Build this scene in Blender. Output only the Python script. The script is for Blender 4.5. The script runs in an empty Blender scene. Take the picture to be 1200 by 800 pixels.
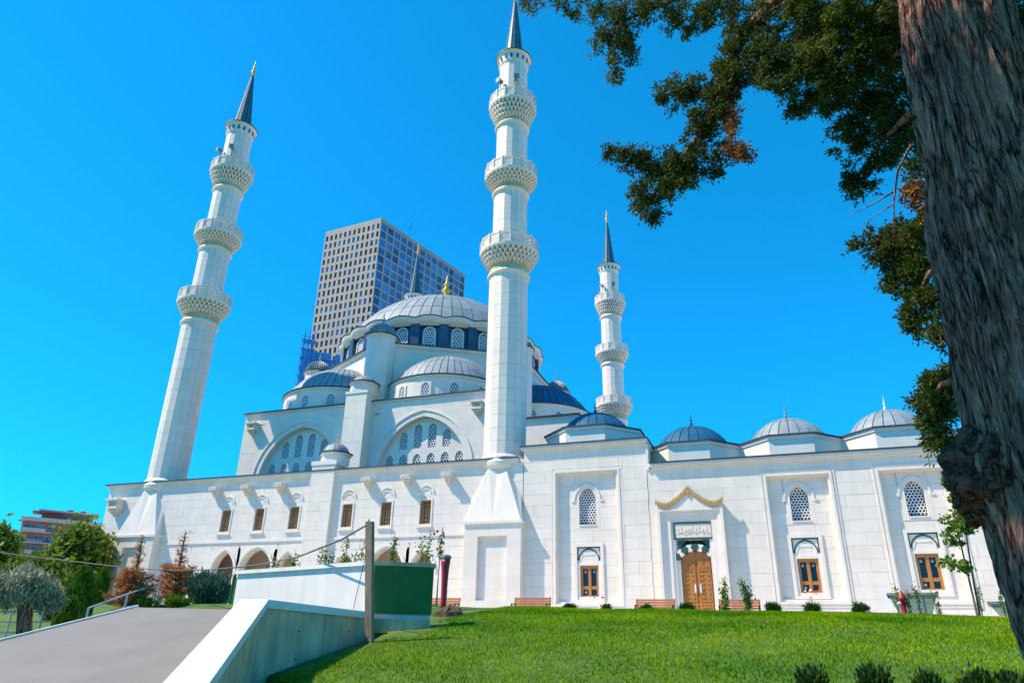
import bpy, math, random
import numpy as np
from mathutils import Matrix, Vector
random.seed(7); rng = np.random.default_rng(7)
PI = math.pi
sc = bpy.context.scene
COL = sc.collection
R = math.radians

# ------------------------------------------------------------------ camera
CAM_F, CAM_YAW, CAM_PITCH, CAM_ROLL = 832.19, -0.347818, 0.407743, 0.020864
CAM_P = Vector((14.3416, -38.6721, 0.6885))
_fw = Vector((math.sin(CAM_YAW)*math.cos(CAM_PITCH), math.cos(CAM_YAW)*math.cos(CAM_PITCH), math.sin(CAM_PITCH)))
_r0 = Vector((math.cos(CAM_YAW), -math.sin(CAM_YAW), 0)); _u0 = _r0.cross(_fw)
_rt = _r0*math.cos(CAM_ROLL) + _u0*math.sin(CAM_ROLL)
_up = -_r0*math.sin(CAM_ROLL) + _u0*math.cos(CAM_ROLL)
cd = bpy.data.cameras.new('camera'); cam = bpy.data.objects.new('camera', cd); COL.objects.link(cam)
cd.sensor_width = 36; cd.lens = CAM_F/1200*36; cd.clip_start = .05; cd.clip_end = 6000
m = Matrix((_rt, _up, -_fw)).transposed().to_4x4(); m.translation = CAM_P; cam.matrix_world = m
sc.camera = cam
def at(u, v, dist):
    """point of the place seen at (u,v) of the 1200x800 photograph, dist metres away over the ground"""
    d = _fw*CAM_F + _rt*(u-600) + _up*(400-v)
    return CAM_P + d*(dist/math.hypot(d.x, d.y))
def pxm(w, p):      # width in metres of w pixels at point p
    return w*(Vector(p)-CAM_P).dot(_fw)/CAM_F

# ------------------------------------------------------------------ light, sky, exposure
SUN = Vector((-2.2, -1.0, 3.0)).normalized()          # towards the sun
w = bpy.data.worlds.new('World'); sc.world = w; w.use_nodes = True
nt = w.node_tree; nt.nodes.clear()
sky = nt.nodes.new('ShaderNodeTexSky'); sky.sky_type = 'NISHITA'; sky.sun_disc = False
sky.sun_elevation = math.asin(SUN.z); sky.sun_rotation = math.atan2(SUN.x, SUN.y)
sky.air_density = 1.0; sky.dust_density = .0; sky.ozone_density = 2.2; sky.altitude = 100
sep = nt.nodes.new('ShaderNodeSeparateColor'); cmb = nt.nodes.new('ShaderNodeCombineColor')     # deep azure colour response of the sky
def wmath(op, sock, val):
    q = nt.nodes.new('ShaderNodeMath'); q.operation = op; q.inputs[1].default_value = val; nt.links.new(sock, q.inputs[0]); return q.outputs[0]
bg = nt.nodes.new('ShaderNodeBackground'); bg.inputs[1].default_value = .15
out = nt.nodes.new('ShaderNodeOutputWorld')
nt.links.new(sky.outputs[0], sep.inputs[0])
nt.links.new(wmath('MULTIPLY', sep.outputs[0], .025), cmb.inputs[0])
nt.links.new(wmath('MULTIPLY', wmath('POWER', sep.outputs[1], .75), .88), cmb.inputs[1])
nt.links.new(wmath('MULTIPLY', sep.outputs[2], 1.06), cmb.inputs[2])
nt.links.new(cmb.outputs[0], bg.inputs[0]); nt.links.new(bg.outputs[0], out.inputs[0])
sl = bpy.data.lights.new('sun', 'SUN'); sl.energy = 4.0; sl.angle = R(.53); sl.color = (1, .84, .63)
so = bpy.data.objects.new('sun', sl); COL.objects.link(so)
so.rotation_euler = SUN.to_track_quat('Z', 'Y').to_euler(); so.location = (0, 0, 90)
vs = sc.view_settings; vs.view_transform = 'Standard'; vs.look = 'None'; vs.exposure = .78; vs.gamma = 1; vs.use_curve_mapping = False

# ------------------------------------------------------------------ materials
def mat(name, col, rough=.7, metal=0, var=.12, scale=3., bump=0, bscale=20., joints=None, col2=None, stain=0, rnd=0, trans=0, spec=.5, stretch=(1,1,1)):
    mt = bpy.data.materials.new(name); mt.use_nodes = True
    n = mt.node_tree.nodes; L = mt.node_tree.links; b = n['Principled BSDF']
    b.inputs['Roughness'].default_value = rough; b.inputs['Metallic'].default_value = metal
    b.inputs['Specular IOR Level'].default_value = spec
    geo = n.new('ShaderNodeNewGeometry')
    mp = n.new('ShaderNodeMapping'); mp.inputs['Scale'].default_value = stretch
    L.new(geo.outputs['Position'], mp.inputs['Vector'])
    nz = n.new('ShaderNodeTexNoise'); nz.inputs['Scale'].default_value = scale; nz.inputs['Detail'].default_value = 6
    L.new(mp.outputs[0], nz.inputs['Vector'])
    rp = n.new('ShaderNodeValToRGB')
    c2 = col2 or tuple(max(0, c*(1-var)) for c in col); c1 = col if col2 else tuple(min(1, c*(1+var*.6)) for c in col)
    rp.color_ramp.elements[0].position = .32; rp.color_ramp.elements[1].position = .68
    rp.color_ramp.elements[0].color = (*c2, 1); rp.color_ramp.elements[1].color = (*c1, 1)
    L.new(nz.outputs[0], rp.inputs[0]); last = rp.outputs[0]
    def mul(a, bsock=None, colr=None, fac=None, facv=1, mode='MULTIPLY'):
        x = n.new('ShaderNodeMix'); x.data_type = 'RGBA'; x.blend_type = mode
        if fac is None: x.inputs[0].default_value = facv
        else: L.new(fac, x.inputs[0])
        L.new(a, x.inputs[6])
        if bsock is not None: L.new(bsock, x.inputs[7])
        else: x.inputs[7].default_value = (*colr, 1)
        return x.outputs[2]
    if rnd:
        oi = n.new('ShaderNodeObjectInfo'); ad = n.new('ShaderNodeMath'); ad.operation = 'ADD'
        L.new(oi.outputs['Random'], ad.inputs[0]); L.new(geo.outputs['Random Per Island'], ad.inputs[1])
        fr = n.new('ShaderNodeMath'); fr.operation = 'FRACT'; L.new(ad.outputs[0], fr.inputs[0])
        mr = n.new('ShaderNodeMapRange'); mr.inputs[3].default_value = 1-rnd; mr.inputs[4].default_value = 1+rnd*.5
        L.new(fr.outputs[0], mr.inputs[0]); last = mul(last, mr.outputs[0])
    if joints:                     # faint courses of stone: (block length, block height, joint, darkness)
        sx = n.new('ShaderNodeSeparateXYZ'); L.new(geo.outputs['Position'], sx.inputs[0])
        a = n.new('ShaderNodeMath'); a.operation = 'MULTIPLY_ADD'; a.inputs[1].default_value = .62
        L.new(sx.outputs[1], a.inputs[0]); L.new(sx.outputs[0], a.inputs[2])
        cx = n.new('ShaderNodeCombineXYZ'); L.new(a.outputs[0], cx.inputs[0]); L.new(sx.outputs[2], cx.inputs[1])
        bt = n.new('ShaderNodeTexBrick'); bt.inputs['Scale'].default_value = 1
        bt.inputs['Brick Width'].default_value = joints[0]; bt.inputs['Row Height'].default_value = joints[1]
        bt.inputs['Mortar Size'].default_value = joints[2]; bt.inputs['Mortar Smooth'].default_value = .2
        bt.inputs['Color1'].default_value = (1, 1, 1, 1); bt.inputs['Color2'].default_value = (.93, .93, .93, 1)
        bt.inputs['Mortar'].default_value = (joints[3],)*3 + (1,)
        L.new(cx.outputs[0], bt.inputs['Vector']); last = mul(last, bt.outputs[0])
    if stain:
        m2 = n.new('ShaderNodeMapping'); m2.inputs['Scale'].default_value = (1.7, 1.7, .22)
        L.new(geo.outputs['Position'], m2.inputs['Vector'])
        n2 = n.new('ShaderNodeTexNoise'); n2.inputs['Scale'].default_value = 1.1; n2.inputs['Detail'].default_value = 8; n2.inputs['Roughness'].default_value = .7
        L.new(m2.outputs[0], n2.inputs['Vector'])
        r2 = n.new('ShaderNodeValToRGB'); r2.color_ramp.elements[0].position = .42; r2.color_ramp.elements[1].position = .75
        r2.color_ramp.elements[0].color = (1, 1, 1, 1); r2.color_ramp.elements[1].color = (1-stain, 1-stain*1.15, 1-stain*1.5, 1)
        L.new(n2.outputs[0], r2.inputs[0]); last = mul(last, r2.outputs[0])
    L.new(last, b.inputs['Base Color'])
    if bump:
        nb = n.new('ShaderNodeTexNoise'); nb.inputs['Scale'].default_value = bscale; nb.inputs['Detail'].default_value = 5
        L.new(mp.outputs[0], nb.inputs['Vector'])
        bp = n.new('ShaderNodeBump'); bp.inputs['Strength'].default_value = bump; bp.inputs['Distance'].default_value = .05
        L.new(nb.outputs[0], bp.inputs['Height']); L.new(bp.outputs[0], b.inputs['Normal'])
    if trans:
        tr = n.new('ShaderNodeBsdfTranslucent'); L.new(last, tr.inputs[0])
        mx = n.new('ShaderNodeMixShader'); mx.inputs[0].default_value = trans
        L.new(b.outputs[0], mx.inputs[1]); L.new(tr.outputs[0], mx.inputs[2])
        L.new(mx.outputs[0], n['Material Output'].inputs[0])
    return mt
M = {}
M['block'] = mat('marble_block', (.82, .745, .645), .55, var=.05, scale=1.2, rnd=.035, stain=.09)
M['marble'] = mat('marble', (.82, .745, .645), .5, var=.05, scale=1.5, stain=.06)
M['coursed'] = mat('marble_coursed', (.82, .745, .645), .55, var=.05, scale=1.0, joints=(1.25, .6, .014, .88), stain=.06)
M['core'] = mat('mortar', (.66, .59, .51), .9)
M['carved'] = mat('carved_marble', (.78, .69, .58), .6, var=.12, scale=6, bump=.3, bscale=14)
M['ochre'] = mat('ochre_stone', (.56, .46, .27), .8, var=.25, scale=4)
M['lead'] = mat('lead_sheet', (.265, .325, .35), .6, metal=.05, var=.18, scale=2.2, rnd=.16, bump=.12, bscale=5)
M['lead_shaded'] = mat('shaded_lead_sheet', (.018, .125, .24), .6, metal=0, var=.2, scale=2., rnd=.12, bump=.1, bscale=5, spec=.2)  # same lead, with bluish sky shade put into its colour
M['spire'] = mat('spire_lead', (.045, .155, .225), .5, metal=.1, var=.2, scale=2., spec=.3)
M['seam_shadow'] = mat('seam_shadow_lead', (.06, .085, .105), .6, metal=.2)  # dark tone stands in for the shadows along the standing seams
M['drum'] = mat('blue_drum_sheet', (.045, .105, .165), .4, metal=.3, var=.3, scale=2.5, rnd=.15)
M['edge'] = mat('roof_edge_lead', (.05, .06, .07), .6, metal=.2)
M['gold'] = mat('gilded_metal', (.85, .48, .06), .35, metal=.25, var=.1)
M['goldpaint'] = mat('gold_paint', (.50, .33, .10), .5, metal=.1, var=.2, scale=9)
M['glass'] = mat('dark_glass', (.02, .035, .04), .12, var=.3, scale=1.5)
M['glass_blue'] = mat('blue_glass', (.012, .10, .22), .15, var=.3, scale=1.0)
M['teal_glass'] = mat('teal_glass', (.02, .13, .19), .2, var=.3, scale=1.3)
M['wood'] = mat('stained_wood', (.46, .18, .03), .5, var=.25, scale=5, stretch=(6, 6, .8))
M['wood2'] = mat('window_wood', (.46, .20, .045), .5, var=.25, scale=6, stretch=(5, 5, .8))
M['bench'] = mat('bench_wood', (.50, .18, .05), .5, var=.2, scale=5, stretch=(1, 6, 6), rnd=.15)
M['iron'] = mat('black_iron', (.02, .02, .022), .5, metal=.5)
M['greenstone'] = mat('green_stone', (.03, .085, .075), .45, var=.25, scale=6)
M['white'] = mat('white_paint', (.82, .77, .70), .6, var=.06, scale=1.5, stain=.13)
M['slab'] = mat('grey_membrane', (.21, .195, .172), .75, var=.09, scale=1.1, stain=.08, bump=.05, bscale=40)
M['concrete'] = mat('raw_concrete', (.76, .52, .31), .85, var=.22, scale=1.6, stain=.45, bump=.25, bscale=14)
M['greenboard'] = mat('green_fabric', (.025, .135, .022), .75, var=.15, scale=4, bump=.25, bscale=3)
M['greenskip'] = mat('green_metal', (.15, .22, .165), .5, var=.2, scale=4)
M['red'] = mat('red_paint', (.42, .012, .02), .4, var=.15, scale=8)
M['blue'] = mat('blue_plastic', (.01, .17, .50), .5, var=.2)
M['net'] = mat('blue_net', (.012, .21, .55), .7, var=.3, scale=1.2)
M['postwood'] = mat('weathered_post', (.30, .22, .13), .85, var=.35, scale=7, stretch=(5, 5, .6), bump=.4, bscale=14)
M['steel'] = mat('grey_rail', (.62, .61, .59), .45, metal=.2, var=.1)
M['speaker'] = mat('speaker_grey', (.20, .27, .27), .6, var=.1)
M['cable'] = mat('grey_cable', (.14, .13, .12), .7)
M['grass'] = mat('lawn_soil', (.08, .16, .008), .9, var=.4, scale=2.2, col2=(.045, .10, .010), bump=.4, bscale=30)
M['blade'] = mat('grass_blade', (.33, .48, .003), .7, scale=.5, col2=(.07, .25, .003), rnd=.5, trans=.35, spec=.05)
M['bounce_paving'] = mat('pale_paving', (.70, .57, .42), .75, var=.1, scale=2, joints=(.9, .9, .02, .7))
def bark_mat(name, c1, c2, sx=7., sz=.9):
    mt = bpy.data.materials.new(name); mt.use_nodes = True; n = mt.node_tree.nodes; L = mt.node_tree.links; b = n['Principled BSDF']
    b.inputs['Roughness'].default_value = .95; b.inputs['Specular IOR Level'].default_value = .1
    geo = n.new('ShaderNodeNewGeometry'); mp = n.new('ShaderNodeMapping'); mp.inputs['Scale'].default_value = (sx, sx, sz); L.new(geo.outputs['Position'], mp.inputs[0])
    wz = n.new('ShaderNodeTexNoise'); wz.inputs['Scale'].default_value = 1.1; wz.inputs['Detail'].default_value = 5; L.new(mp.outputs[0], wz.inputs[0])
    ad = n.new('ShaderNodeVectorMath'); ad.operation = 'MULTIPLY_ADD'; ad.inputs[1].default_value = (1.6, 1.6, 1.6); L.new(wz.outputs[1], ad.inputs[0]); L.new(mp.outputs[0], ad.inputs[2])
    vo = n.new('ShaderNodeTexVoronoi'); vo.feature = 'DISTANCE_TO_EDGE'; vo.inputs['Scale'].default_value = 1.5; L.new(ad.outputs[0], vo.inputs['Vector'])
    v2 = n.new('ShaderNodeTexVoronoi'); v2.feature = 'DISTANCE_TO_EDGE'; v2.inputs['Scale'].default_value = 4.2; L.new(ad.outputs[0], v2.inputs['Vector'])
    fz = n.new('ShaderNodeTexNoise'); fz.inputs['Scale'].default_value = 6.; fz.inputs['Detail'].default_value = 8; fz.inputs['Roughness'].default_value = .7; L.new(mp.outputs[0], fz.inputs[0])
    m1 = n.new('ShaderNodeMath'); m1.operation = 'MULTIPLY_ADD'; m1.inputs[1].default_value = .9; L.new(v2.outputs[0], m1.inputs[0]); L.new(vo.outputs[0], m1.inputs[2])
    m2 = n.new('ShaderNodeMath'); m2.operation = 'MULTIPLY_ADD'; m2.inputs[1].default_value = .45; L.new(fz.outputs[0], m2.inputs[0]); L.new(m1.outputs[0], m2.inputs[2])
    rp = n.new('ShaderNodeValToRGB'); e = rp.color_ramp.elements; e[0].position = .27; e[1].position = .72; e[0].color = (*c2, 1); e[1].color = (*c1, 1)
    md = e.new(.42); md.color = tuple(a*.5+q*.5 for a, q in zip(c1, c2))+(1,)
    L.new(m2.outputs[0], rp.inputs[0]); L.new(rp.outputs[0], b.inputs['Base Color'])
    bp = n.new('ShaderNodeBump'); bp.inputs['Strength'].default_value = 1.; bp.inputs['Distance'].default_value = .06; L.new(m2.outputs[0], bp.inputs['Height']); L.new(bp.outputs[0], b.inputs['Normal'])
    return mt
M['bark'] = bark_mat('cypress_bark', (.56, .275, .175), (.045, .02, .013))
M['burl'] = bark_mat('burl_bark', (.30, .125, .07), (.03, .013, .009), 6., 5.)
M['bark2'] = mat('thin_bark', (.16, .12, .085), .9, var=.3, scale=8)
M['cypress'] = mat('cypress_leaf', (.115, .155, .022), .7, scale=1.6, col2=(.042, .068, .013), rnd=.45, trans=.32, spec=.2)
M['cypress_brown'] = mat('dry_cypress_leaf', (.42, .18, .05), .8, scale=2.4, col2=(.13, .055, .02), rnd=.4, trans=.2, spec=.2)
M['leaf'] = mat('broad_leaf', (.22, .30, .03), .55, scale=.8, col2=(.10, .17, .02), rnd=.45, trans=.35, spec=.2)
M['thuja'] = mat('thuja_leaf', (.19, .30, .02), .65, scale=3, col2=(.09, .19, .014), rnd=.4, trans=.2, spec=.2)
M['olive'] = mat('olive_leaf', (.55, .52, .33), .6, scale=3, col2=(.30, .34, .19), rnd=.4, trans=.15, spec=.2)
M['juniper'] = mat('juniper_leaf', (.13, .23, .14), .7, scale=3, col2=(.06, .15, .09), rnd=.4, trans=.15, spec=.2)
M['dead'] = mat('dead_needle', (.72, .32, .11), .8, scale=3, col2=(.48, .20, .07), rnd=.4, trans=.15, spec=.2)
M['young'] = mat('young_leaf', (.20, .30, .035), .55, scale=3, col2=(.10, .19, .025), rnd=.4, trans=.3, spec=.2)
M['box'] = mat('box_leaf', (.05, .115, .014), .6, scale=5, col2=(.03, .075, .012), rnd=.4, trans=.15, spec=.2)
M['rose'] = mat('rose_petal', (.55, .03, .03), .6)
M['soil'] = mat('soil', (.09, .055, .035), .95, var=.4, scale=9, bump=.8)
M['tconc'] = mat('tower_concrete', (.33, .30, .255), .7, var=.08, scale=.15)
M['tglass'] = mat('tower_glass', (.025, .22, .58), .08, var=.4, scale=.12, rnd=.5)
M['tglass2'] = mat('tower_dark_glass', (.035, .05, .075), .2, var=.4, scale=.12, rnd=.6)
M['brick'] = mat('apartment_brick', (.30, .15, .115), .85, var=.15, scale=.3)
M['render'] = mat('apartment_render', (.52, .46, .40), .85, var=.1, scale=.3)
M['tile'] = mat('roof_tile', (.28, .09, .06), .8, var=.2)
M['shade'] = mat('window_shutter', (.22, .27, .31), .5, var=.2, scale=.5, rnd=.4)
M['tape_r'] = mat('red_tape', (.60, .04, .05), .5)
M['card'] = mat('white_card', (.75, .75, .74), .6)
M['poster'] = mat('printed_poster', (.62, .62, .60), .6, scale=7, col2=(.08, .08, .09))

# ------------------------------------------------------------------ mesh helpers
class MB:
    def __init__(s): s.v = []; s.f = []
    def add(s, vs, fs):
        k = len(s.v); s.v += [tuple(p) for p in vs]; s.f += [tuple(i+k for i in f) for f in fs]; return s
    def box(s, x0, x1, y0, y1, z0, z1):
        return s.add([(x0,y0,z0),(x1,y0,z0),(x1,y1,z0),(x0,y1,z0),(x0,y0,z1),(x1,y0,z1),(x1,y1,z1),(x0,y1,z1)],
              [(0,3,2,1),(4,5,6,7),(0,1,5,4),(1,2,6,5),(2,3,7,6),(3,0,4,7)])
    def hexa(s, a, b):      # two quads, bottom a, top b
        return s.add(list(a)+list(b), [(3,2,1,0),(4,5,6,7),(0,1,5,4),(1,2,6,5),(2,3,7,6),(3,0,4,7)])
    def lathe(s, prof, n=24, c=(0,0), a0=0., a1=None, caps=True):
        full = a1 is None; a1 = a0+2*PI if full else a1
        k = n if full else n+1; vs = []; fs = []
        for r, z in prof:
            for i in range(k):
                a = a0+(a1-a0)*i/n; vs.append((c[0]+r*math.cos(a), c[1]+r*math.sin(a), z))
        for j in range(len(prof)-1):
            for i in range(n):
                i2 = (i+1) % k if full else i+1
                fs.append((j*k+i, j*k+i2, (j+1)*k+i2, (j+1)*k+i))
        if caps and full:
            if prof[0][0] > 1e-4: fs.append(tuple(reversed(range(k))))
            if prof[-1][0] > 1e-4: fs.append(tuple((len(prof)-1)*k+i for i in range(k)))
        return s.add(vs, fs)
    def tube(s, pts, rad, n=8, cap=True):
        pts = [Vector(p) for p in pts]; vs = []; fs = []
        if not hasattr(rad, '__len__'): rad = [rad]*len(pts)
        ref = None
        for i, p in enumerate(pts):
            t = (pts[min(i+1, len(pts)-1)]-pts[max(i-1, 0)]).normalized()
            if ref is None: ref = Vector((0,0,1)).cross(t) if abs(t.z) < .9 else Vector((1,0,0)).cross(t)
            u = (ref - t*ref.dot(t)).normalized(); ref = u; q = t.cross(u)
            for k in range(n):
                a = 2*PI*k/n; vs.append(p+u*(rad[i]*math.cos(a))+q*(rad[i]*math.sin(a)))
        for i in range(len(pts)-1):
            for k in range(n):
                fs.append((i*n+k, i*n+(k+1) % n, (i+1)*n+(k+1) % n, (i+1)*n+k))
        if cap: fs.append(tuple(reversed(range(n)))); fs.append(tuple((len(pts)-1)*n+k for k in range(n)))
        return s.add(vs, fs)
    def extr(s, poly, y0, y1):      # polygon in (x,z), counter-clockwise seen from -y, extruded y0..y1
        n = len(poly); vs = [(x, y0, z) for x, z in poly]+[(x, y1, z) for x, z in poly]
        return s.add(vs, [tuple(range(n)), tuple(reversed(range(n, 2*n)))]+[(i, i+n, (i+1) % n+n, (i+1) % n) for i in range(n)])
    def strip(s, a, b, y0, y1, closed=False):   # band between polylines a (inner) and b (outer) in (x,z)
        n = len(a); k = n if closed else n-1
        vs = [(x,y0,z) for x,z in a]+[(x,y0,z) for x,z in b]+[(x,y1,z) for x,z in a]+[(x,y1,z) for x,z in b]; fs = []
        for i in range(k):
            j = (i+1) % n
            fs += [(i, j, n+j, n+i), (2*n+i, 3*n+i, 3*n+j, 2*n+j), (i, 2*n+i, 2*n+j, j), (n+i, n+j, 3*n+j, 3*n+i)]
        if not closed: fs += [(0, n, 3*n, 2*n), (n-1, 3*n-1, 4*n-1, 2*n-1)]
        return s.add(vs, fs)
    def move(s, d): s.v = [(x+d[0], y+d[1], z+d[2]) for x, y, z in s.v]; return s
    def rotz(s, a):
        c, q = math.cos(a), math.sin(a); s.v = [(x*c-y*q, x*q+y*c, z) for x, y, z in s.v]; return s
    def mesh(s, name, mt, smooth=False, off=(0,0,0)):
        me = bpy.data.meshes.new(name)
        me.from_pydata([(x-off[0], y-off[1], z-off[2]) for x, y, z in s.v], [], s.f)
        me.materials.append(M[mt]); 
        if smooth: me.polygons.foreach_set('use_smooth', [True]*len(me.polygons))
        me.update(); return me
def woff(p):
    o = Vector((0,0,0))
    while p is not None: o += p.location; p = p.parent
    return o
def link(name, me, parent=None, loc=None):
    o = bpy.data.objects.new(name, me); COL.objects.link(o); o.parent = parent
    if loc is not None: o.location = loc
    return o
def obj(name, mb, mt, parent=None, smooth=False):    # mb in world coordinates
    return link(name, mb.mesh(name, mt, smooth, woff(parent)), parent)
def obj0(name, mb, mt, loc, smooth=False):           # top-level single mesh: origin at loc, mb in world coordinates
    return link(name, mb.mesh(name, mt, smooth, loc), None, loc)
def tag(o, label=None, cat=None, group=None, kind=None):
    if label: o['label'] = label
    if cat: o['category'] = cat
    if group: o['group'] = group
    if kind: o['kind'] = kind
    return o
def thing(name, label, cat, loc=(0,0,0), group=None):
    o = link(name, None, None, loc); o.empty_display_size = .3
    return tag(o, label, cat, group)
def copy_tree(o, parent=None):
    c = o.copy(); COL.objects.link(c); c.parent = parent
    for ch in o.children: copy_tree(ch, c)
    return c
def np_mesh(name, V, F, mt):       # V (n,3), F (m,k) arrays
    me = bpy.data.meshes.new(name); V = np.asarray(V, np.float32); F = np.asarray(F, np.int32); k = F.shape[1]
    me.vertices.add(len(V)); me.vertices.foreach_set('co', V.ravel())
    me.loops.add(F.size); me.loops.foreach_set('vertex_index', F.ravel())
    me.polygons.add(len(F)); me.polygons.foreach_set('loop_start', np.arange(0, F.size, k, dtype=np.int32))
    me.materials.append(M[mt]); me.update(calc_edges=True); me.validate(); return me
def rdirs(n):
    d = rng.normal(size=(n, 3)); return d/np.linalg.norm(d, axis=1)[:, None]
def leaf_quads(C, size, aspect=.5, updir=None, jitter=1., szvar=.4):
    """leaf-shaped quads at centres C; updir (n,3) preferred long axis"""
    n = len(C); a = rdirs(n)
    if updir is not None:
        a = updir+a*jitter; a /= np.linalg.norm(a, axis=1)[:, None]+1e-9
    b = np.cross(a, rdirs(n)); b /= np.linalg.norm(b, axis=1)[:, None]+1e-9
    s = size*(1+szvar*(rng.random(n)*2-1))[:, None]
    V = np.stack([C-a*s*.5, C+b*s*aspect*.5-a*s*.05, C+a*s*.5, C-b*s*aspect*.5-a*s*.05], 1).reshape(-1, 3)
    return V, np.arange(4*n).reshape(-1, 4)
def leaves(name, C, size, mt, parent, aspect=.5, updir=None, jitter=1., off=(0,0,0), kind=None):
    V, F = leaf_quads(np.asarray(C), size, aspect, updir, jitter)
    o = link(name, np_mesh(name, V-np.array(off), F, mt), parent)
    if kind: o['kind'] = kind
    return o
def fin(mb, c, z, s, n=10, fat=1.):          # alem finial
    mb.lathe([(r_*fat, z_) for r_, z_ in [(0.06*s,z),(.16*s,z+.02*s),(.07*s,z+.12*s),(.06*s,z+.2*s),(.2*s,z+.42*s),(.06*s,z+.62*s),(.05*s,z+.68*s),(.14*s,z+.84*s),(.045*s,z+1.0*s),(.04*s,z+1.05*s),(.09*s,z+1.16*s),(.03*s,z+1.28*s),(.02*s,z+1.5*s),(.004,z+1.75*s)]], n, c)
    return mb

# ------------------------------------------------------------------ terrain
ZT = 1.80
RAMP_K = Vector((6.45, -28.35, 1.35)); RAMP_E = Vector((6.0, -24.35, 1.35))
RK0 = at(245, 800, 8.6)                       # where the coping leaves the frame
def ssx(a, b, x): 
    t = min(1, max(0, (x-a)/(b-a))); return t*t*(3-2*t)
def ground_z(x, y):
    if y > -14.5: z = ZT
    else:
        t = max(0, (y+33)/18.5); z = -.9+(ZT+.9)*math.sin(min(1, t)*PI/2)
    if x < 6.2:                                # beyond the ramp to the left
        if y > -19.5: zl = ZT
        else: zl = max(.1, ZT-(-19.5-y)*.28)
        k = ssx(6.2, 4.6, x); z = z*(1-k)+zl*k
    z += .13*math.exp(-((x-7.2)**2/3.5+(y+17.5)**2/5))
    if x > 15: z -= .035*min(12, x-15)*ssx(-5, -11, y)
    z += .03*math.sin(x*.9+1)*math.sin(y*.8)*(1 if y < -10 else 0)
    # the trench below the sloped ramp roof
    xl = 8.6+(y+31.4)*-.55 if y < -28.35 else 6.3
    if y < -24.2 and x < xl-.1 and x > -2.5: z = min(z, -1.6)
    return z
def axis_pts(a, b, step, far):
    p = list(np.arange(a, b+1e-6, step)); d = step
    lo, hi = a, b; L = []; H = []
    while hi < far: d *= 1.35; hi += d; lo -= d; H.append(hi); L.append(lo)
    return L[::-1]+p+H
xs = axis_pts(-8, 32, .4, 2500); ys = axis_pts(-42, 0, .4, 2500)
V = [(x, y, ground_z(x, y)) for y in ys for x in xs]; nx = len(xs)
F = [(j*nx+i, j*nx+i+1, (j+1)*nx+i+1, (j+1)*nx+i) for j in range(len(ys)-1) for i in range(nx-1)]
g = link('ground', np_mesh('ground', V, F, 'grass')); g['kind'] = 'structure'
g.data.polygons.foreach_set('use_smooth', [True]*len(F))
tag(obj('bounce_paving', MB().box(-400, 400, -12.6, 500, ZT-.3, ZT+.06), 'bounce_paving'), kind='structure')  # unseen paving, spread wide and pale to bounce warm light onto the walls
# grass blades on the mown bank
n = 330000
gx = 4.5+rng.random(n)*23; gy = -32.5+rng.random(n)*19
keep = np.array([(x > (8.75+(y+31.4)*-.55 if y < -28.35 else 6.75)) and (y < -24 or x > 6.75 or True) and ((Vector((x, y, 0))-CAM_P).xy.length > 6.5)
                 and not (y > -24.6 and y < -22.6 and x < 7.2) for x, y in zip(gx, gy)])
gx, gy = gx[keep], gy[keep]; gz = np.array([ground_z(x, y) for x, y in zip(gx, gy)])
n = len(gx); hgt = .022+.032*rng.random(n)*(1+.5*np.sin(gx*1.3)*np.sin(gy*1.7)+.9*(rng.random(n) < .03)); ang = rng.random(n)*2*PI
wd = .008+.008*rng.random(n); dx, dy = np.cos(ang)*wd, np.sin(ang)*wd; lx, ly = rng.normal(size=n)*.025, rng.normal(size=n)*.025
V = np.stack([np.stack([gx-dx, gy-dy, gz-.01], 1), np.stack([gx+dx, gy+dy, gz-.01], 1), np.stack([gx+lx, gy+ly, gz+hgt], 1)], 1).reshape(-1, 3)
tag(link('grass', np_mesh('grass', V, np.arange(3*n).reshape(-1, 3), 'blade')), 'short green mown grass on the sloping bank', 'grass', kind='stuff')

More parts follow.
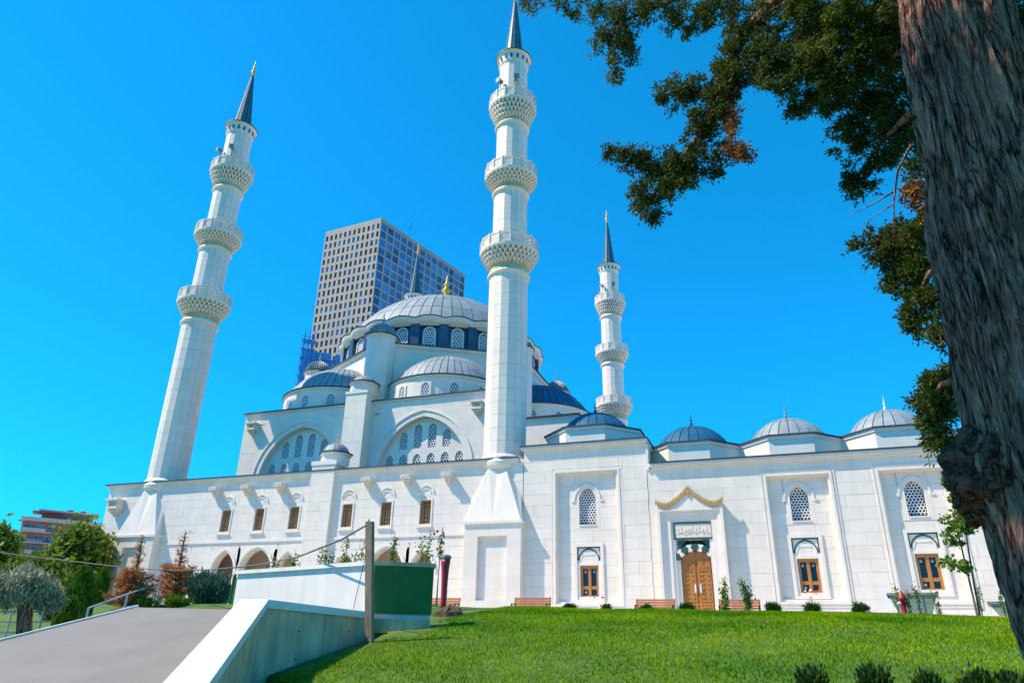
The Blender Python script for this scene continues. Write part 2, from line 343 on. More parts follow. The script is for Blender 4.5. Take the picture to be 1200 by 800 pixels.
# ------------------------------------------------------------------ stone cladding
UNIT = MB().box(-.5, .5, -.5, .5, -.5, .5).mesh('stone_block', 'block')
class Clad:
    """collects stone blocks of one building; the largest in view become objects"""
    def __init__(s): s.r = []
    def wall(s, x0, x1, z0, z1, y, holes=(), bh=.6, bl=1.25, j=.007):
        row = 0; z = z0; nrow = max(1, round((z1-z0)/bh)); h = (z1-z0)/nrow
        for k in range(nrow):
            za, zb = z0+k*h, z0+(k+1)*h
            x = x0-(bl*.5 if k % 2 else 0)+0
            while x < x1-.01:
                l = bl*(1+.0*random.random()); a, b = max(x, x0), min(x+l, x1); x += l
                if b-a < .12: continue
                parts = [(a, b, za, zb)]
                for (h0, h1, v0, v1) in holes:
                    nxt = []
                    for (p, q, r_, t) in parts:
                        if h1 <= p or h0 >= q or v1 <= r_ or v0 >= t: nxt.append((p, q, r_, t)); continue
                        if p < h0: nxt.append((p, h0, r_, t))
                        if q > h1: nxt.append((h1, q, r_, t))
                        c0, c1 = max(p, h0), min(q, h1)
                        if r_ < v0: nxt.append((c0, c1, r_, v0))
                        if t > v1: nxt.append((c0, c1, v1, t))
                    parts = nxt
                for p in parts:
                    if p[1]-p[0] > .06 and p[3]-p[2] > .06: s.r.append((*p, y+random.uniform(-.004, .004), j))
    def build(s, parent, limit=290):
        o = woff(parent)
        def seen(q):
            c = Vector(((q[0]+q[1])/2, q[4], (q[2]+q[3])/2))
            return (q[1]-q[0])*(q[3]-q[2])/(c-CAM_P).length_squared
        rs = sorted(s.r, key=lambda q: -seen(q)); rest = MB()
        for i, (a, b, c, d, y, j) in enumerate(rs):
            if i < limit:
                k = link('stone_block', UNIT, parent); k.location = Vector(((a+b)/2, y+.06, (c+d)/2))-o; k.scale = (b-a-j, .12, d-c-j)
            else: rest.box(a+j/2, b-j/2, y, y+.12, c+j/2, d-j/2)
        if rest.v: tag(obj('stone_block', rest, 'block', parent), kind='stuff')
def pointed(x0, x1, zs, rise, n=8):
    """outline of a pointed arch from (x1,zs) over the top to (x0,zs)"""
    w_ = (x1-x0)/2; c = (x0+x1)/2; L = []
    rr = (w_*w_+rise*rise)/(2*w_)          # arcs centred on the springing line
    for i in range(n+1):
        t = i/n; a = t*math.asin(min(1, rise/rr)); L.append((x1-rr+rr*math.cos(a), zs+rr*math.sin(a)))
    L[-1] = (c, zs+rise)
    return L+[(2*c-x, z) for x, z in L[-2::-1]]
def arch_surround(mb, x0, x1, z0, z1, a0, a1, b0, zs, rise, y0, y1, n=8):
    """slab x0..x1 z0..z1 with an arched opening a0..a1, sill b0, springing zs"""
    arc = pointed(a0, a1, zs, rise, n)
    inner = [(a1, b0)]+arc+[(a0, b0)]
    outer = [(x1, b0)]; m_ = len(arc)
    for i, (x, z) in enumerate(arc):
        t = i/(m_-1)
        if t < .3: outer.append((x1, zs+(z1-zs)*(t/.3)))
        elif t > .7: outer.append((x0, zs+(z1-zs)*((1-t)/.3)))
        else: outer.append((x1+(x0-x1)*(t-.3)/.4, z1))
    outer.append((x0, b0))
    mb.strip(inner, outer, y0, y1)
    if b0 > z0+.001: mb.box(x0, x1, y0, y1, z0, b0)
    return mb
def lattice(x0, x1, z0, zs, rise, y, pitch=.17, bar=.05, t=.04):
    """honeycomb grille filling a pointed arch"""
    mb = MB(); c = (x0+x1)/2; w_ = (x1-x0)/2; rr = (w_*w_+rise*rise)/(2*w_)
    def inside(x, z):
        if z < z0-.01 or abs(x-c) > w_+.01: return False
        if z <= zs: return True
        return math.hypot(abs(x-c)+rr-w_, z-zs) <= rr+.01
    ry = pitch*.866; j = 0; z = z0+pitch*.3
    while z < zs+rise:
        x = x0+(pitch*.5 if j % 2 else 0)
        while x <= x1+.01:
            if inside(x, z):
                R1, R2 = pitch/math.sqrt(3), (pitch-bar)/math.sqrt(3)
                A = [PI/6+k*PI/3 for k in range(6)]
                o_ = []; i_ = []
                for a in A:
                    o_.append((min(x1, max(x0, x+R1*math.cos(a))), max(z0, z+R1*math.sin(a))))
                    i_.append((min(x1, max(x0, x+R2*math.cos(a))), max(z0, z+R2*math.sin(a))))
                vs = [(p, y, q) for p, q in o_]+[(p, y, q) for p, q in i_]+[(p, y+t, q) for p, q in i_]
                fs = []
                for k in range(6):
                    l = (k+1) % 6; fs += [(k, l, 6+l, 6+k), (6+k, 6+l, 12+l, 12+k)]
                mb.add(vs, fs)
            x += pitch
        z += ry; j += 1
    return mb
def arch_panel(x0, x1, z0, zs, rise, y, n=8):
    return MB().add([(x, y, z) for x, z in [(x1, z0)]+pointed(x0, x1, zs, rise, n)+[(x0, z0)]], [tuple(range(2*n+3))])

def dome_parts(parent, c, r, z, h, nseg, nrow, lead, a0=0., a1=2*PI, gap=.045, finial=1., fmat='lead', rim=True, name='dome', t=.05, fat=1.):
    """lead-covered dome: dark under-shell with separate sheets of lead as sub-parts"""
    Rs = (r*r+h*h)/(2*h); zc = z+h-Rs; pmax = math.asin(min(1, r/Rs)) if h <= r else PI-math.asin(r/Rs)
    prof = []
    for i in range(13):
        p = pmax*(1-i/12); prof.append(((Rs-t)*math.sin(p), zc+(Rs-t)*math.cos(p)))
    mb = MB(); full = abs(a1-a0-2*PI) < 1e-3
    mb.lathe(prof, 48, c, a0, None if full else a1, caps=False)
    d = obj(name, mb, 'seam_shadow', parent, True); o = woff(d); rest = MB()
    view = math.atan2(CAM_P.y-c[1], CAM_P.x-c[0])
    for j in range(nrow):
        p0 = pmax*(1-j/nrow); p1 = pmax*(1-(j+1)/nrow); me = None
        ns = nseg if j < nrow-1 else max(8, nseg//2)
        if p1 < 1e-3: p1 = pmax*.03
        da = (a1-a0)/ns; K = 3
        pts = []; inn = []
        for a in range(K+1):
            p = p0+(p1-p0)*a/K; rr = Rs*math.sin(p)
            ga = min(da*.3, gap/max(.2, rr)/2)
            pe = p + ((-gap*.5/Rs) if a == 0 and j else (gap*.3/Rs if a == K else 0))
            for b in range(3):
                q = -da/2+ga+(da-2*ga)*b/2
                pts.append((Rs*math.sin(pe)*math.cos(q), Rs*math.sin(pe)*math.sin(q), Rs*math.cos(pe)))
        fs = [(a*3+b, a*3+b+1, (a+1)*3+b+1, (a+1)*3+b) for a in range(K) for b in range(2)]
        # skirts down to the shell give each sheet its thickness
        ring = [0,1,2]+[a*3+2 for a in range(1, K+1)]+[K*3+1, K*3]+[a*3 for a in range(K-1, 0, -1)]
        L = len(ring)
        for i in range(L):
            e0, e1 = pts[ring[i]], pts[ring[(i+1) % L]]; k0 = len(pts)
            pts += [e0, tuple(x*(1-t/Rs) for x in e0), tuple(x*(1-t/Rs) for x in e1), e1]; fs.append((k0, k0+1, k0+2, k0+3))
        pm = MB().add(pts, fs); me = pm.mesh('roof_panel', lead, True)
        for i in range(ns):
            a = a0+da*(i+.5); dv = abs((a-view+PI) % (2*PI)-PI)
            if dv < PI*.56:
                k = link('roof_panel', me, d, Vector((c[0], c[1], zc))-o); k.rotation_euler.z = a
            else:
                q = MB(); q.v = list(pm.v); q.f = list(pm.f); q.rotz(a).move((c[0], c[1], zc)); rest.add(q.v, q.f)
    if rest.v: tag(obj('roof_panel', rest, lead, d), kind='stuff')
    if finial: obj('finial', fin(MB(), c, z+h-.05, finial, 12, fat), fmat, d, True)
    return d

# ------------------------------------------------------------------ prayer hall
YF = -1.1
hall = thing('prayer_hall', 'white stone prayer hall with stepped tiers and a large grey lead dome', 'mosque', (-12.62, 14, ZT))
cl = Clad()
X0, X1, ZR = -29.0, 1.55, 10.62
wins = [(-18.93, -18.22), (-16.34, -15.66), (-13.75, -13.05), (-9.97, -9.27), (-7.33, -6.63), (-4.75, -4.05)]
arcs = [(-18.95, -17.35, 4.7, 1.25), (-16.85, -14.6, 4.75, 1.3), (-14.15, -12.75, 4.6, 1.15), (-10.15, -8.7, 4.45, 1.15), (-7.75, -5.6, 4.6, 1.3), (-5.1, -3.7, 4.5, 1.15)]
holes = [(a-.1, b+.1, 7.05, 8.62) for a, b in wins]+[(a-.35, b+.35, 1.6, zs+rs+.25) for a, b, zs, rs in arcs]
cl.wall(X0, X1, ZT+.05, 6.45, YF, holes, bh=.58); cl.wall(X0, X1, 6.6, ZR-.22, YF, holes, bh=.58)
# core walls with the real openings: built of piers round the arcade
core = MB()
core.box(X0+.02, X1-.02, YF+.5, 34.6, 8.75, ZR)
core.box(X0+.02, X1-.02, 2.6, 34.5, ZT-.5, 8.75)
def wall_with_holes(mb, x0, x1, z0, z1, y0, y1, hs):
    xsb = sorted(set([x0, x1]+[q for h in hs for q in h[:2] if x0 < q < x1]))
    for a, b in zip(xsb[:-1], xsb[1:]):
        mid = (a+b)/2; cuts = sorted([(h[2], h[3]) for h in hs if h[0] < mid < h[1]]); z = z0
        for c, d in cuts:
            if c > z: mb.box(a, b, y0, y1, z, c)
            z = max(z, d)
        if z < z1: mb.box(a, b, y0, y1, z, z1)
    return mb
wall_with_holes(core, X0+.02, X1-.02, ZT-.5, ZR-.02, YF+.03, YF+.5, holes)
core.box(X0+.02, X0+.5, YF+.5, 2.6, ZT-.5, 8.75); core.box(X1-.5, X1-.02, YF+.5, 2.6, ZT-.5, 8.75)
obj('wall', core, 'coursed', hall)
for a, b, zs, rs in arcs:
    mb = MB(); arch_surround(mb, a-.35, b+.35, ZT, zs+rs+.25, a, b, ZT, zs, rs, YF, YF+.45, 8)
    p = obj('arch', mb, 'marble', hall)
    o_, i_ = pointed(a-.22, b+.22, zs, rs+.2), pointed(a-.12, b+.12, zs, rs+.1)
    obj('arch_moulding', MB().strip(i_, o_, YF-.045, YF+.02), 'marble', p)
for i, (a, b, zs, rs) in enumerate(arcs):     # iron lamps hanging inside the arcade
    if i in (0, 1, 2):
        c = (a+b)/2+.1; z = zs-.15
        mb = MB().tube([(c-.2, .1, z+.5), (c, .1, z+.62), (c+.25, .1, z+.5), (c+.2, .1, z+.2)], .035, 6).box(c+.08, c+.32, 0, .22, z-.15, z+.2).tube([(c-.2, .1, z+.5), (c-.2, .1, z-.3)], .03, 6)
        tag(obj0('hanging_lantern', mb, 'iron', (c, .1, z)), ['black iron lantern inside the narrow arch nearest the left minaret', 'black iron lantern inside the wide arch under the left windows', 'black iron lantern in the arch beside the flat pilaster'][i], 'lantern')
# cornice, roof edge, string course
cor = MB()
cor.box(X0-.1, X1-.3, YF-.12, YF+.3, ZR-.24, ZR-.12); cor.box(X0-.22, X1-.3, YF-.24, YF+.3, ZR-.12, ZR); obj('cornice', cor, 'marble', hall)
obj('roof_edge', MB().box(X0-.27, X1-.3, YF-.29, 34.7, ZR+.002, ZR+.075), 'edge', hall)
obj('string_course', MB().box(X0-.03, X1-.02, YF-.06, YF+.2, 6.455, 6.595), 'marble', hall)
# barred wooden windows of the lower tier
def barred_window(a, b, z0, z1, y):
    wv = obj('window', MB().strip([(a, z0), (b, z0), (b, z1), (a, z1)], [(a-.1, z0-.12), (b+.1, z0-.12), (b+.1, z1+.09), (a-.1, z1+.09)], y-.035, y+.3, True), 'marble', hall)
    f = MB(); t = .09
    f.strip([(a+t, z0+t), (b-t, z0+t), (b-t, z1-t), (a+t, z1-t)], [(a, z0), (b, z0), (b, z1), (a, z1)], y+.12, y+.2, True)
    f.box((a+b)/2-.05, (a+b)/2+.05, y+.125, y+.195, z0+t, z1-t)
    for k in (1, 3): f.box(a+(b-a)*k/4-.022, a+(b-a)*k/4+.022, y+.127, y+.19, z0+t, z1-t)
    for k in range(1, 5): f.box(a+t, b-t, y+.13, y+.19, z0+(z1-z0)*k/5-.022, z0+(z1-z0)*k/5+.022)
    obj('frame', f, 'wood2', wv)
    obj('pane', MB().box(a, b, y+.2, y+.24, z0, z1), 'glass', wv)
    g_ = MB()
    for k in range(1, 4): g_.box(a+(b-a)*k/4-.012, a+(b-a)*k/4+.012, y+.04, y+.065, z0, z1)
    for k in range(1, 6): g_.box(a, b, y+.066, y+.09, z0+(z1-z0)*k/6-.012, z0+(z1-z0)*k/6+.012)
    obj('grille', g_, 'postwood', wv)
    obj('window_sill', MB().box(a-.16, b+.16, y-.1, y+.1, z0-.2, z0-.121), 'marble', wv)
    c = (a+b)/2; o_, i_ = pointed(c-.5, c+.5, z1+.42, .5), pointed(c-.42, c+.42, z1+.42, .4)
    obj('hood_mould', MB().strip(i_, o_, y-.06, y+.02), 'marble', wv)
    o_, i_ = pointed(c-.3, c+.3, z1+.42, .27), pointed(c-.25, c+.25, z1+.42, .21)
    obj('hood_mould', MB().strip(i_, o_, y-.04, y+.02), 'marble', wv)
for a, b in wins: barred_window(a, b, 7.17, 8.53, YF)
# water spouts under the eaves
for i, x in enumerate((-19.65, -17.15, -14.6, -8.3, -5.65, -3.0)):
    mb = MB(); y = YF
    for k, (hw, pr, za, zb) in enumerate([(.3, .5, 9.85, 10.0), (.24, .4, 9.7, 9.85), (.18, .3, 9.52, 9.7), (.12, .2, 9.36, 9.52)]): mb.box(x-hw, x+hw, y-pr, y+.05, za, zb)
    for k in range(4): mb.box(x-.28+k*.16, x-.2+k*.16, y-.53, y-.48, 9.76, 9.98)
    obj('corbel', mb, 'carved', hall)
def birdhouse(x, y, z, parent, s=1.):
    mb = MB()
    mb.box(x-.55*s, x+.55*s, y-.75*s, y+.02, z-.08*s, z+.05*s); mb.box(x-.48*s, x+.48*s, y-.66*s, y+.02, z-.16*s, z-.08*s)
    mb.lathe([(.02*s, z+.2*s), (.3*s, z+.05*s)][::-1], 12, (x, y-.36*s))
    mb.box(x-.42*s, x+.42*s, y-.42*s, y+.02, z-.5*s, z-.16*s)
    for k in range(5): mb.box(x-.44*s+k*.2*s, x-.36*s+k*.2*s, y-.6*s, y-.5*s, z-.5*s, z-.16*s)
    for k, (hw, pr) in enumerate([(.46, .62), (.36, .48), (.25, .34), (.14, .2)]): mb.box(x-hw*s, x+hw*s, y-pr*s, y+.02, z-(.66+k*.17)*s, z-(.5+k*.17)*s)
    return obj('birdhouse', mb, 'carved', parent)
birdhouse(-27.9, YF, 9.55, hall, .95)
# flat pilaster with a little dome
cl.wall(-12.35, -10.7, ZT+.05, 11.0, YF-.25, bh=.58, bl=1.65)
pil = MB().box(-12.35, -10.7, YF-.22, YF+.6, ZT-.3, 11.0); pil.box(-12.42, -10.6, YF-.3, YF+1.1, 11.0, 11.25)
pil.lathe([(.92, 11.25), (.92, 11.75), (1.02, 11.78), (1.02, 11.9)], 8, (-11.5, -.2), PI/8)
obj('pilaster', pil, 'marble', hall)
obj('cap_edge', MB().lathe([(1.1, 11.9), (1.1, 11.97), (.9, 12.0)], 8, (-11.5, -.2), PI/8), 'edge', hall)
dome_parts(hall, (-11.5, -.2), .88, 11.95, .72, 16, 2, 'lead', finial=.42, fmat='gold', gap=.03, t=.03, name='small_dome')

# middle tier with two great arches of windows
XM0, XM1, YM, ZM = -22.8, -2.4, 4.0, 16.85
mid = MB().box(XM0+.02, XM1-.02, YM+1.0, 29.5, ZR, ZM)
garch = [(-20.85, -13.95, 11.5, 3.95), (-10.95, -4.2, 11.5, 3.95)]
mh = [(a-.55, b+.55, ZR, zs+rs+.5) for a, b, zs, rs in garch]
wall_with_holes(mid, XM0+.02, XM1-.02, ZR, ZM, YM+.03, YM+1.0, mh)
obj('upper_wall', mid, 'coursed', hall)
cl.wall(XM0, XM1, ZR+.1, ZM-.1, YM, mh, bh=.58)
for ai, (a, b, zs, rs) in enumerate(garch):
    mb = arch_surround(MB(), a-.55, b+.55, ZR, zs+rs+.5, a, b, ZR, zs, rs, YM+.0, YM+.6, 12)
    s_ = obj('great_arch', mb, 'coursed', hall)
    obj('arch_moulding', MB().strip(pointed(a-.42, b+.42, zs, rs+.4, 12), pointed(a-.54, b+.54, zs, rs+.49, 12), YM-.06, YM+.02), 'marble', s_)
    c = (a+b)/2; cells = [(c+dx, 14.62 if abs(dx) < 1 else 14.1, 1.32 if abs(dx) < 1 else .8) for dx in (-1.65, -.55, .55, 1.65)]+[(c+dx, 12.5, 1.1) for dx in (-2.65, -1.59, -.53, .53, 1.59, 2.65)]
    # tympanum: plaster wall with arched lights set in rectangular boxes
    boxes = [(x-.4, x+.4, zt-hh-.1, zt+.55) for x, zt, hh in cells]
    arc = pointed(a+.02, b-.02, zs, rs-.02, 14)
    ty = MB(); zz = [z for _, z in arc]
    def half(z):
        w_ = (b-a)/2; rr = (w_*w_+rs*rs)/(2*w_)
        return (b-a)/2 if z <= zs else max(0, math.sqrt(max(0, rr*rr-(z-zs)**2))-rr+w_)
    zcuts = sorted(set([ZR]+[q for bx in boxes for q in bx[2:]]+list(np.linspace(zs, zs+rs-.05, 26))))
    for za, zb in zip(zcuts[:-1], zcuts[1:]):
        zmid = (za+zb)/2; x0a, x1a = c-half(za), c+half(za); x0b, x1b = c-half(zb), c+half(zb)
        segs = []; cur = None
        hs = sorted([(bx[0], bx[1]) for bx in boxes if bx[2] < zmid < bx[3]])
        L = [x0a]+[q for hq in hs for q in hq]+[x1a]
        for i in range(0, len(L), 2):
            p, q = L[i], L[i+1]; pt = x0b if i == 0 else p; qt = x1b if i+2 >= len(L) else q
            ty.add([(p, YM+.45, za), (q, YM+.45, za), (qt, YM+.45, zb), (pt, YM+.45, zb)], [(0, 1, 2, 3)])
    obj('tympanum', ty, 'marble', s_)
    for (x, zt, hh), bx in zip(cells, boxes):
        wv = obj('window', arch_surround(MB(), bx[0], bx[1], bx[2], bx[3], x-.3, x+.3, bx[2]+.1, zt, .42, YM+.449, YM+.62, 6), 'marble', hall)
        obj('lattice', lattice(x-.3, x+.3, bx[2]+.1, zt, .42, YM+.5, .2, .055), 'card', wv)
        obj('pane', MB().box(bx[0], bx[1], YM+.63, YM+.66, bx[2], bx[3]), 'teal_glass', wv)
obj('upper_cornice', MB().box(XM0-.08, XM1+.08, YM-.1, 29.6, ZM-.12, ZM), 'marble', hall)
obj('roof_edge', MB().box(XM0-.15, XM1+.15, YM-.2, 29.7, ZM+.002, ZM+.07), 'edge', hall)
# central buttress with its dome
cl.wall(-13.45, -11.75, ZR+.1, 17.3, YM-.9, bh=.58, bl=1.7)
bt = MB().box(-13.45, -11.75, YM-.87, YM+1, ZR, 17.3).box(-13.5, -11.7, YM-.95, YM+1.4, 17.3, 17.5)
bt.lathe([(.98, 17.5), (.98, 18.1), (1.12, 18.2)], 8, (-12.6, YM-.05), PI/8)
obj('buttress', bt, 'marble', hall)
obj('cap_edge', MB().lathe([(1.2, 18.2), (1.2, 18.28), (.9, 18.32)], 8, (-12.6, YM-.05), PI/8), 'edge', hall)
dome_parts(hall, (-12.6, YM-.05), .95, 18.25, .66, 16, 2, 'lead', finial=.45, fmat='gold', gap=.03, t=.03, name='small_dome')
birdhouse(-21.85, YM, 16.0, hall, .8); birdhouse(-3.45, YM, 16.0, hall, .8)
# lower side wing to the right of the upper wall
obj('side_wall', MB().box(-2.42, 3.4, YM+.3, 29.2, ZR, 14.7), 'coursed', hall)
obj('roof_edge', MB().box(-2.25, 3.55, YM+.12, 29.3, 14.702, 14.77), 'edge', hall)
obj('side_wall', MB().box(-2.5, 2.0, 8.5, 25.0, 14.77, 16.2), 'coursed', hall)

# hexagonal base of the main dome, semi-domes on its faces
HC = (-12.62, 16.75)
def hexv(r, t): return (HC[0]+r*math.cos(R(t)), HC[1]+r*math.sin(R(t)))
obj('hexagonal_base', MB().lathe([(11.0, ZM), (11.0, 22.05)], 6, HC, R(30)), 'coursed', hall)
obj('base_cornice', MB().lathe([(11.05, 22.05), (11.2, 22.15), (11.25, 22.3)], 6, HC, R(30)), 'marble', hall)
obj('roof_edge', MB().lathe([(11.36, 22.302), (11.36, 22.38), (9, 22.55)], 6, HC, R(30)), 'edge', hall)
for t in (-120, -60, 0, 180):
    c = (HC[0]+9.4*math.cos(R(t)), HC[1]+9.4*math.sin(R(t))); a0, a1 = R(t-90), R(t+90)
    blue = t == 0; rw = 4.55  # right-hand semi-dome has the sky shade put into its lead colour
    zb = ZM if t in (-120, -60) else 16.2
    e = obj('exedra', MB().lathe([(rw, zb-.3), (rw, 18.3), (rw+.1, 18.4), (rw+.12, 18.52), (0.2, 18.53)], 40, c, a0-.05, a1+.05), 'coursed', hall)
    obj('roof_edge', MB().lathe([(rw+.1, 18.532), (rw+.2, 18.54), (rw+.2, 18.6), (rw-.3, 18.72)], 40, c, a0-.05, a1+.05), 'edge', e)
    dome_parts(hall, c, rw-.12, 18.66, 2.75, 26, 3, 'lead_shaded' if blue else 'lead', a0=a0-.12, a1=a1+.12, finial=0, gap=.06, name='semi_dome')
    for q in range(7):
        a = R(t-78+26*q); 
        if math.cos(a-math.atan2(CAM_P.y-c[1], CAM_P.x-c[0])) < -.1: continue
        wm = arch_surround(MB(), -.42, .42, 16.95, 18.05, -.3, .3, 17.05, 17.6, .36, -.05, .1, 6).rotz(a+PI/2).move((c[0]+rw*math.cos(a), c[1]+rw*math.sin(a), 0))
        wv = obj('window', wm, 'marble', hall)
        lm = lattice(-.3, .3, 17.05, 17.6, .36, .012, .2, .055).rotz(a+PI/2).move((c[0]+(rw+.04)*math.cos(a), c[1]+(rw+.04)*math.sin(a), 0))
        obj('lattice', lm, 'card', wv)
        pm = arch_panel(-.31, .31, 17.04, 17.6, .37, .03).rotz(a+PI/2).move((c[0]+(rw+.04)*math.cos(a), c[1]+(rw+.04)*math.sin(a), 0))
        obj('pane', pm, 'glass_blue', wv)
for t in (-90, 210, -30, 30, 150, 90):      # corner turrets
    c = hexv(10.9, t)
    tu = obj('turret', MB().lathe([(1.12, ZM), (1.12, 22.55), (1.2, 22.6), (1.26, 22.72)], 12, c), 'coursed', hall)
    obj('roof_edge', MB().lathe([(1.33, 22.722), (1.33, 22.8), (1.0, 22.84)], 12, c), 'edge', tu)
    # ribbed little dome
    mb = MB(); nn = 36; prof = [(1.2, 22.82), (1.17, 23.0), (1.06, 23.3), (.85, 23.6), (.55, 23.83), (.2, 23.98), (.05, 24.03)]
    vs = []; fs = []
    for r_, z in prof:
        for i in range(nn*2):
            rr = r_*(1 if i % 2 else .9); a = PI*i/nn; vs.append((c[0]+rr*math.cos(a), c[1]+rr*math.sin(a), z))
    k = nn*2
    fs = [(j*k+i, j*k+(i+1) % k, (j+1)*k+(i+1) % k, (j+1)*k+i) for j in range(len(prof)-1) for i in range(k)]
    obj('ribbed_dome', mb.add(vs, fs), 'lead', tu); obj('finial', fin(MB(), c, 24.0, .6), 'lead', tu, True)
# drum with scalloped cornice, blue sheets and grilled windows
ND = 24; RD = 8.85
dr = obj('drum', MB().lathe([(RD-.25, 22.35), (RD-.25, 24.75)], 72, HC), 'drum', hall)
for i in range(ND):
    a = 2*PI*(i+.5)/ND+.06
    if math.cos(a-math.atan2(CAM_P.y-HC[1], CAM_P.x-HC[0])) < -.35: continue
    pm = MB().box(-.36, .36, -.16, .3, 22.4, 24.7).box(-.46, .46, -.24, .3, 22.4, 22.75).rotz(a+PI/2).move((HC[0]+RD*math.cos(a), HC[1]+RD*math.sin(a), 0)); obj('pier', pm, 'drum', dr)
    a = 2*PI*(i+1)/ND+.06; ox, oy = HC[0]+(RD-.18)*math.cos(a), HC[1]+(RD-.18)*math.sin(a)
    wv = obj('window', MB().strip(pointed(-.42, .42, 24.02, .42), pointed(-.52, .52, 24.02, .53), -.1, .1).box(-.52, -.42, -.1, .1, 22.5, 24.02).box(.42, .52, -.1, .1, 22.5, 24.02).rotz(a+PI/2).move((ox, oy, 0)), 'card', hall)
    obj('lattice', lattice(-.42, .42, 22.5, 24.02, .42, -.03, .24, .085).rotz(a+PI/2).move((ox, oy, 0)), 'card', wv)
    obj('pane', arch_panel(-.42, .42, 22.5, 24.02, .42, .0).rotz(a+PI/2).move((ox, oy, 0)), 'glass', wv)
sc_v = []; sc_f = []; k = ND*8
for j, (dr_, z) in enumerate([(.0, 24.62), (.22, 24.72), (.34, 24.9), (.42, 25.12), (.2, 25.2), (-.4, 25.25)]):
    for i in range(k):
        a = 2*PI*i/k+.06; wv_ = abs(math.cos(a*ND/2-.06*ND/2)); rr = RD-.02+dr_+(.16*wv_ if 0 < j < 5 else 0); zz = z+(.16*wv_ if 0 < j < 5 else 0)
        sc_v.append((HC[0]+rr*math.cos(a), HC[1]+rr*math.sin(a), zz))
sc_f = [(j*k+i, j*k+(i+1) % k, (j+1)*k+(i+1) % k, (j+1)*k+i) for j in range(5) for i in range(k)]
obj('drum_cornice', MB().add(sc_v, sc_f), 'marble', dr)
ed_v = [(HC[0]+(math.hypot(x-HC[0], y-HC[1])+d_)*math.cos(math.atan2(y-HC[1], x-HC[0])), HC[1]+(math.hypot(x-HC[0], y-HC[1])+d_)*math.sin(math.atan2(y-HC[1], x-HC[0])), z+dz) for d_, dz in ((.02, .004), (.06, .07), (-.5, .12)) for (x, y, z) in sc_v[3*k:4*k]]
obj('roof_edge', MB().add(ed_v, [(j*k+i, j*k+(i+1) % k, (j+1)*k+(i+1) % k, (j+1)*k+i) for j in range(2) for i in range(k)]), 'edge', dr)
dome_parts(hall, HC, RD+.05, 25.28, 5.45, 60, 6, 'lead', finial=2.0, fat=1.7, fmat='gold', gap=.07, name='main_dome')
cl.build(hall)

# ------------------------------------------------------------------ courtyard wing
wing = thing('courtyard_wing', 'long white courtyard wing with four small domes and a tall carved side door', 'mosque', (14, 2, ZT))
cl = Clad(); XB0, XB1, ZB, ZW, XW1 = 1.6, 8.5, 11.2, 9.8, 31.0
panels = [(3.35, 7.0, 2.75, 9.75), (14.3, 17.42, 2.85, 8.95), (19.4, 22.45, 2.85, 8.95), (24.4, 27.4, 2.85, 8.95)]
PX0, PX1 = 8.95, 12.2            # portal
ph = [(a, b, c, d) for a, b, c, d in panels]
dh = (PX0+.1, PX1-.1, ZT-.2, 7.2)
cl.wall(XB0, XB1, ZT+.05, ZB-.25, YF-.02, ph, bh=.6)
cl.wall(XB1, XW1, ZT+.05, ZW-.25, YF, ph+[dh], bh=.6)
cw = MB()
wall_with_holes(cw, XB0+.02, XB1, ZT-.5, ZB-.02, YF+.02, YF+.32, ph)
wall_with_holes(cw, XB1+.001, XW1, ZT-.5, ZW-.02, YF+.03, YF+.32, ph+[dh])
cw.box(XB0+.02, XB1, YF+.32, 5.0, 8.96, ZB-.02); cw.box(XB1+.002, XW1, YF+.32, 5.0, 8.96, ZW-.02)
cw.box(XB0+.03, XW1, YF+1.1, 5.0, ZT-.5, 8.958)
obj('wall', cw, 'coursed', wing)
cn = MB()
for (a, b, z) in ((XB0-.12, XB1+.12, ZB), (XB1+.14, XW1, ZW)):
    cn.box(a+.1, b-.1, YF-.12, YF+.4, z-.27, z-.15); cn.box(a, b, YF-.24, YF+.4, z-.15, z)
cn.box(XB1+.0, XB1+.12, YF-.1, YF+.6, ZW-.27, ZB-.27)
cn.box(XB1+.005, XB1+.12, YF+.4, 5.0, ZB-.27, ZB-.001)
obj('cornice', cn, 'marble', wing)
obj('roof_edge', MB().box(XB0-.17, XB1+.17, YF-.29, 5.1, ZB+.002, ZB+.08), 'edge', wing)
obj('roof_edge', MB().box(XB1+.18, XW1, YF-.29, 5.1, ZW+.002, ZW+.08), 'edge', wing)
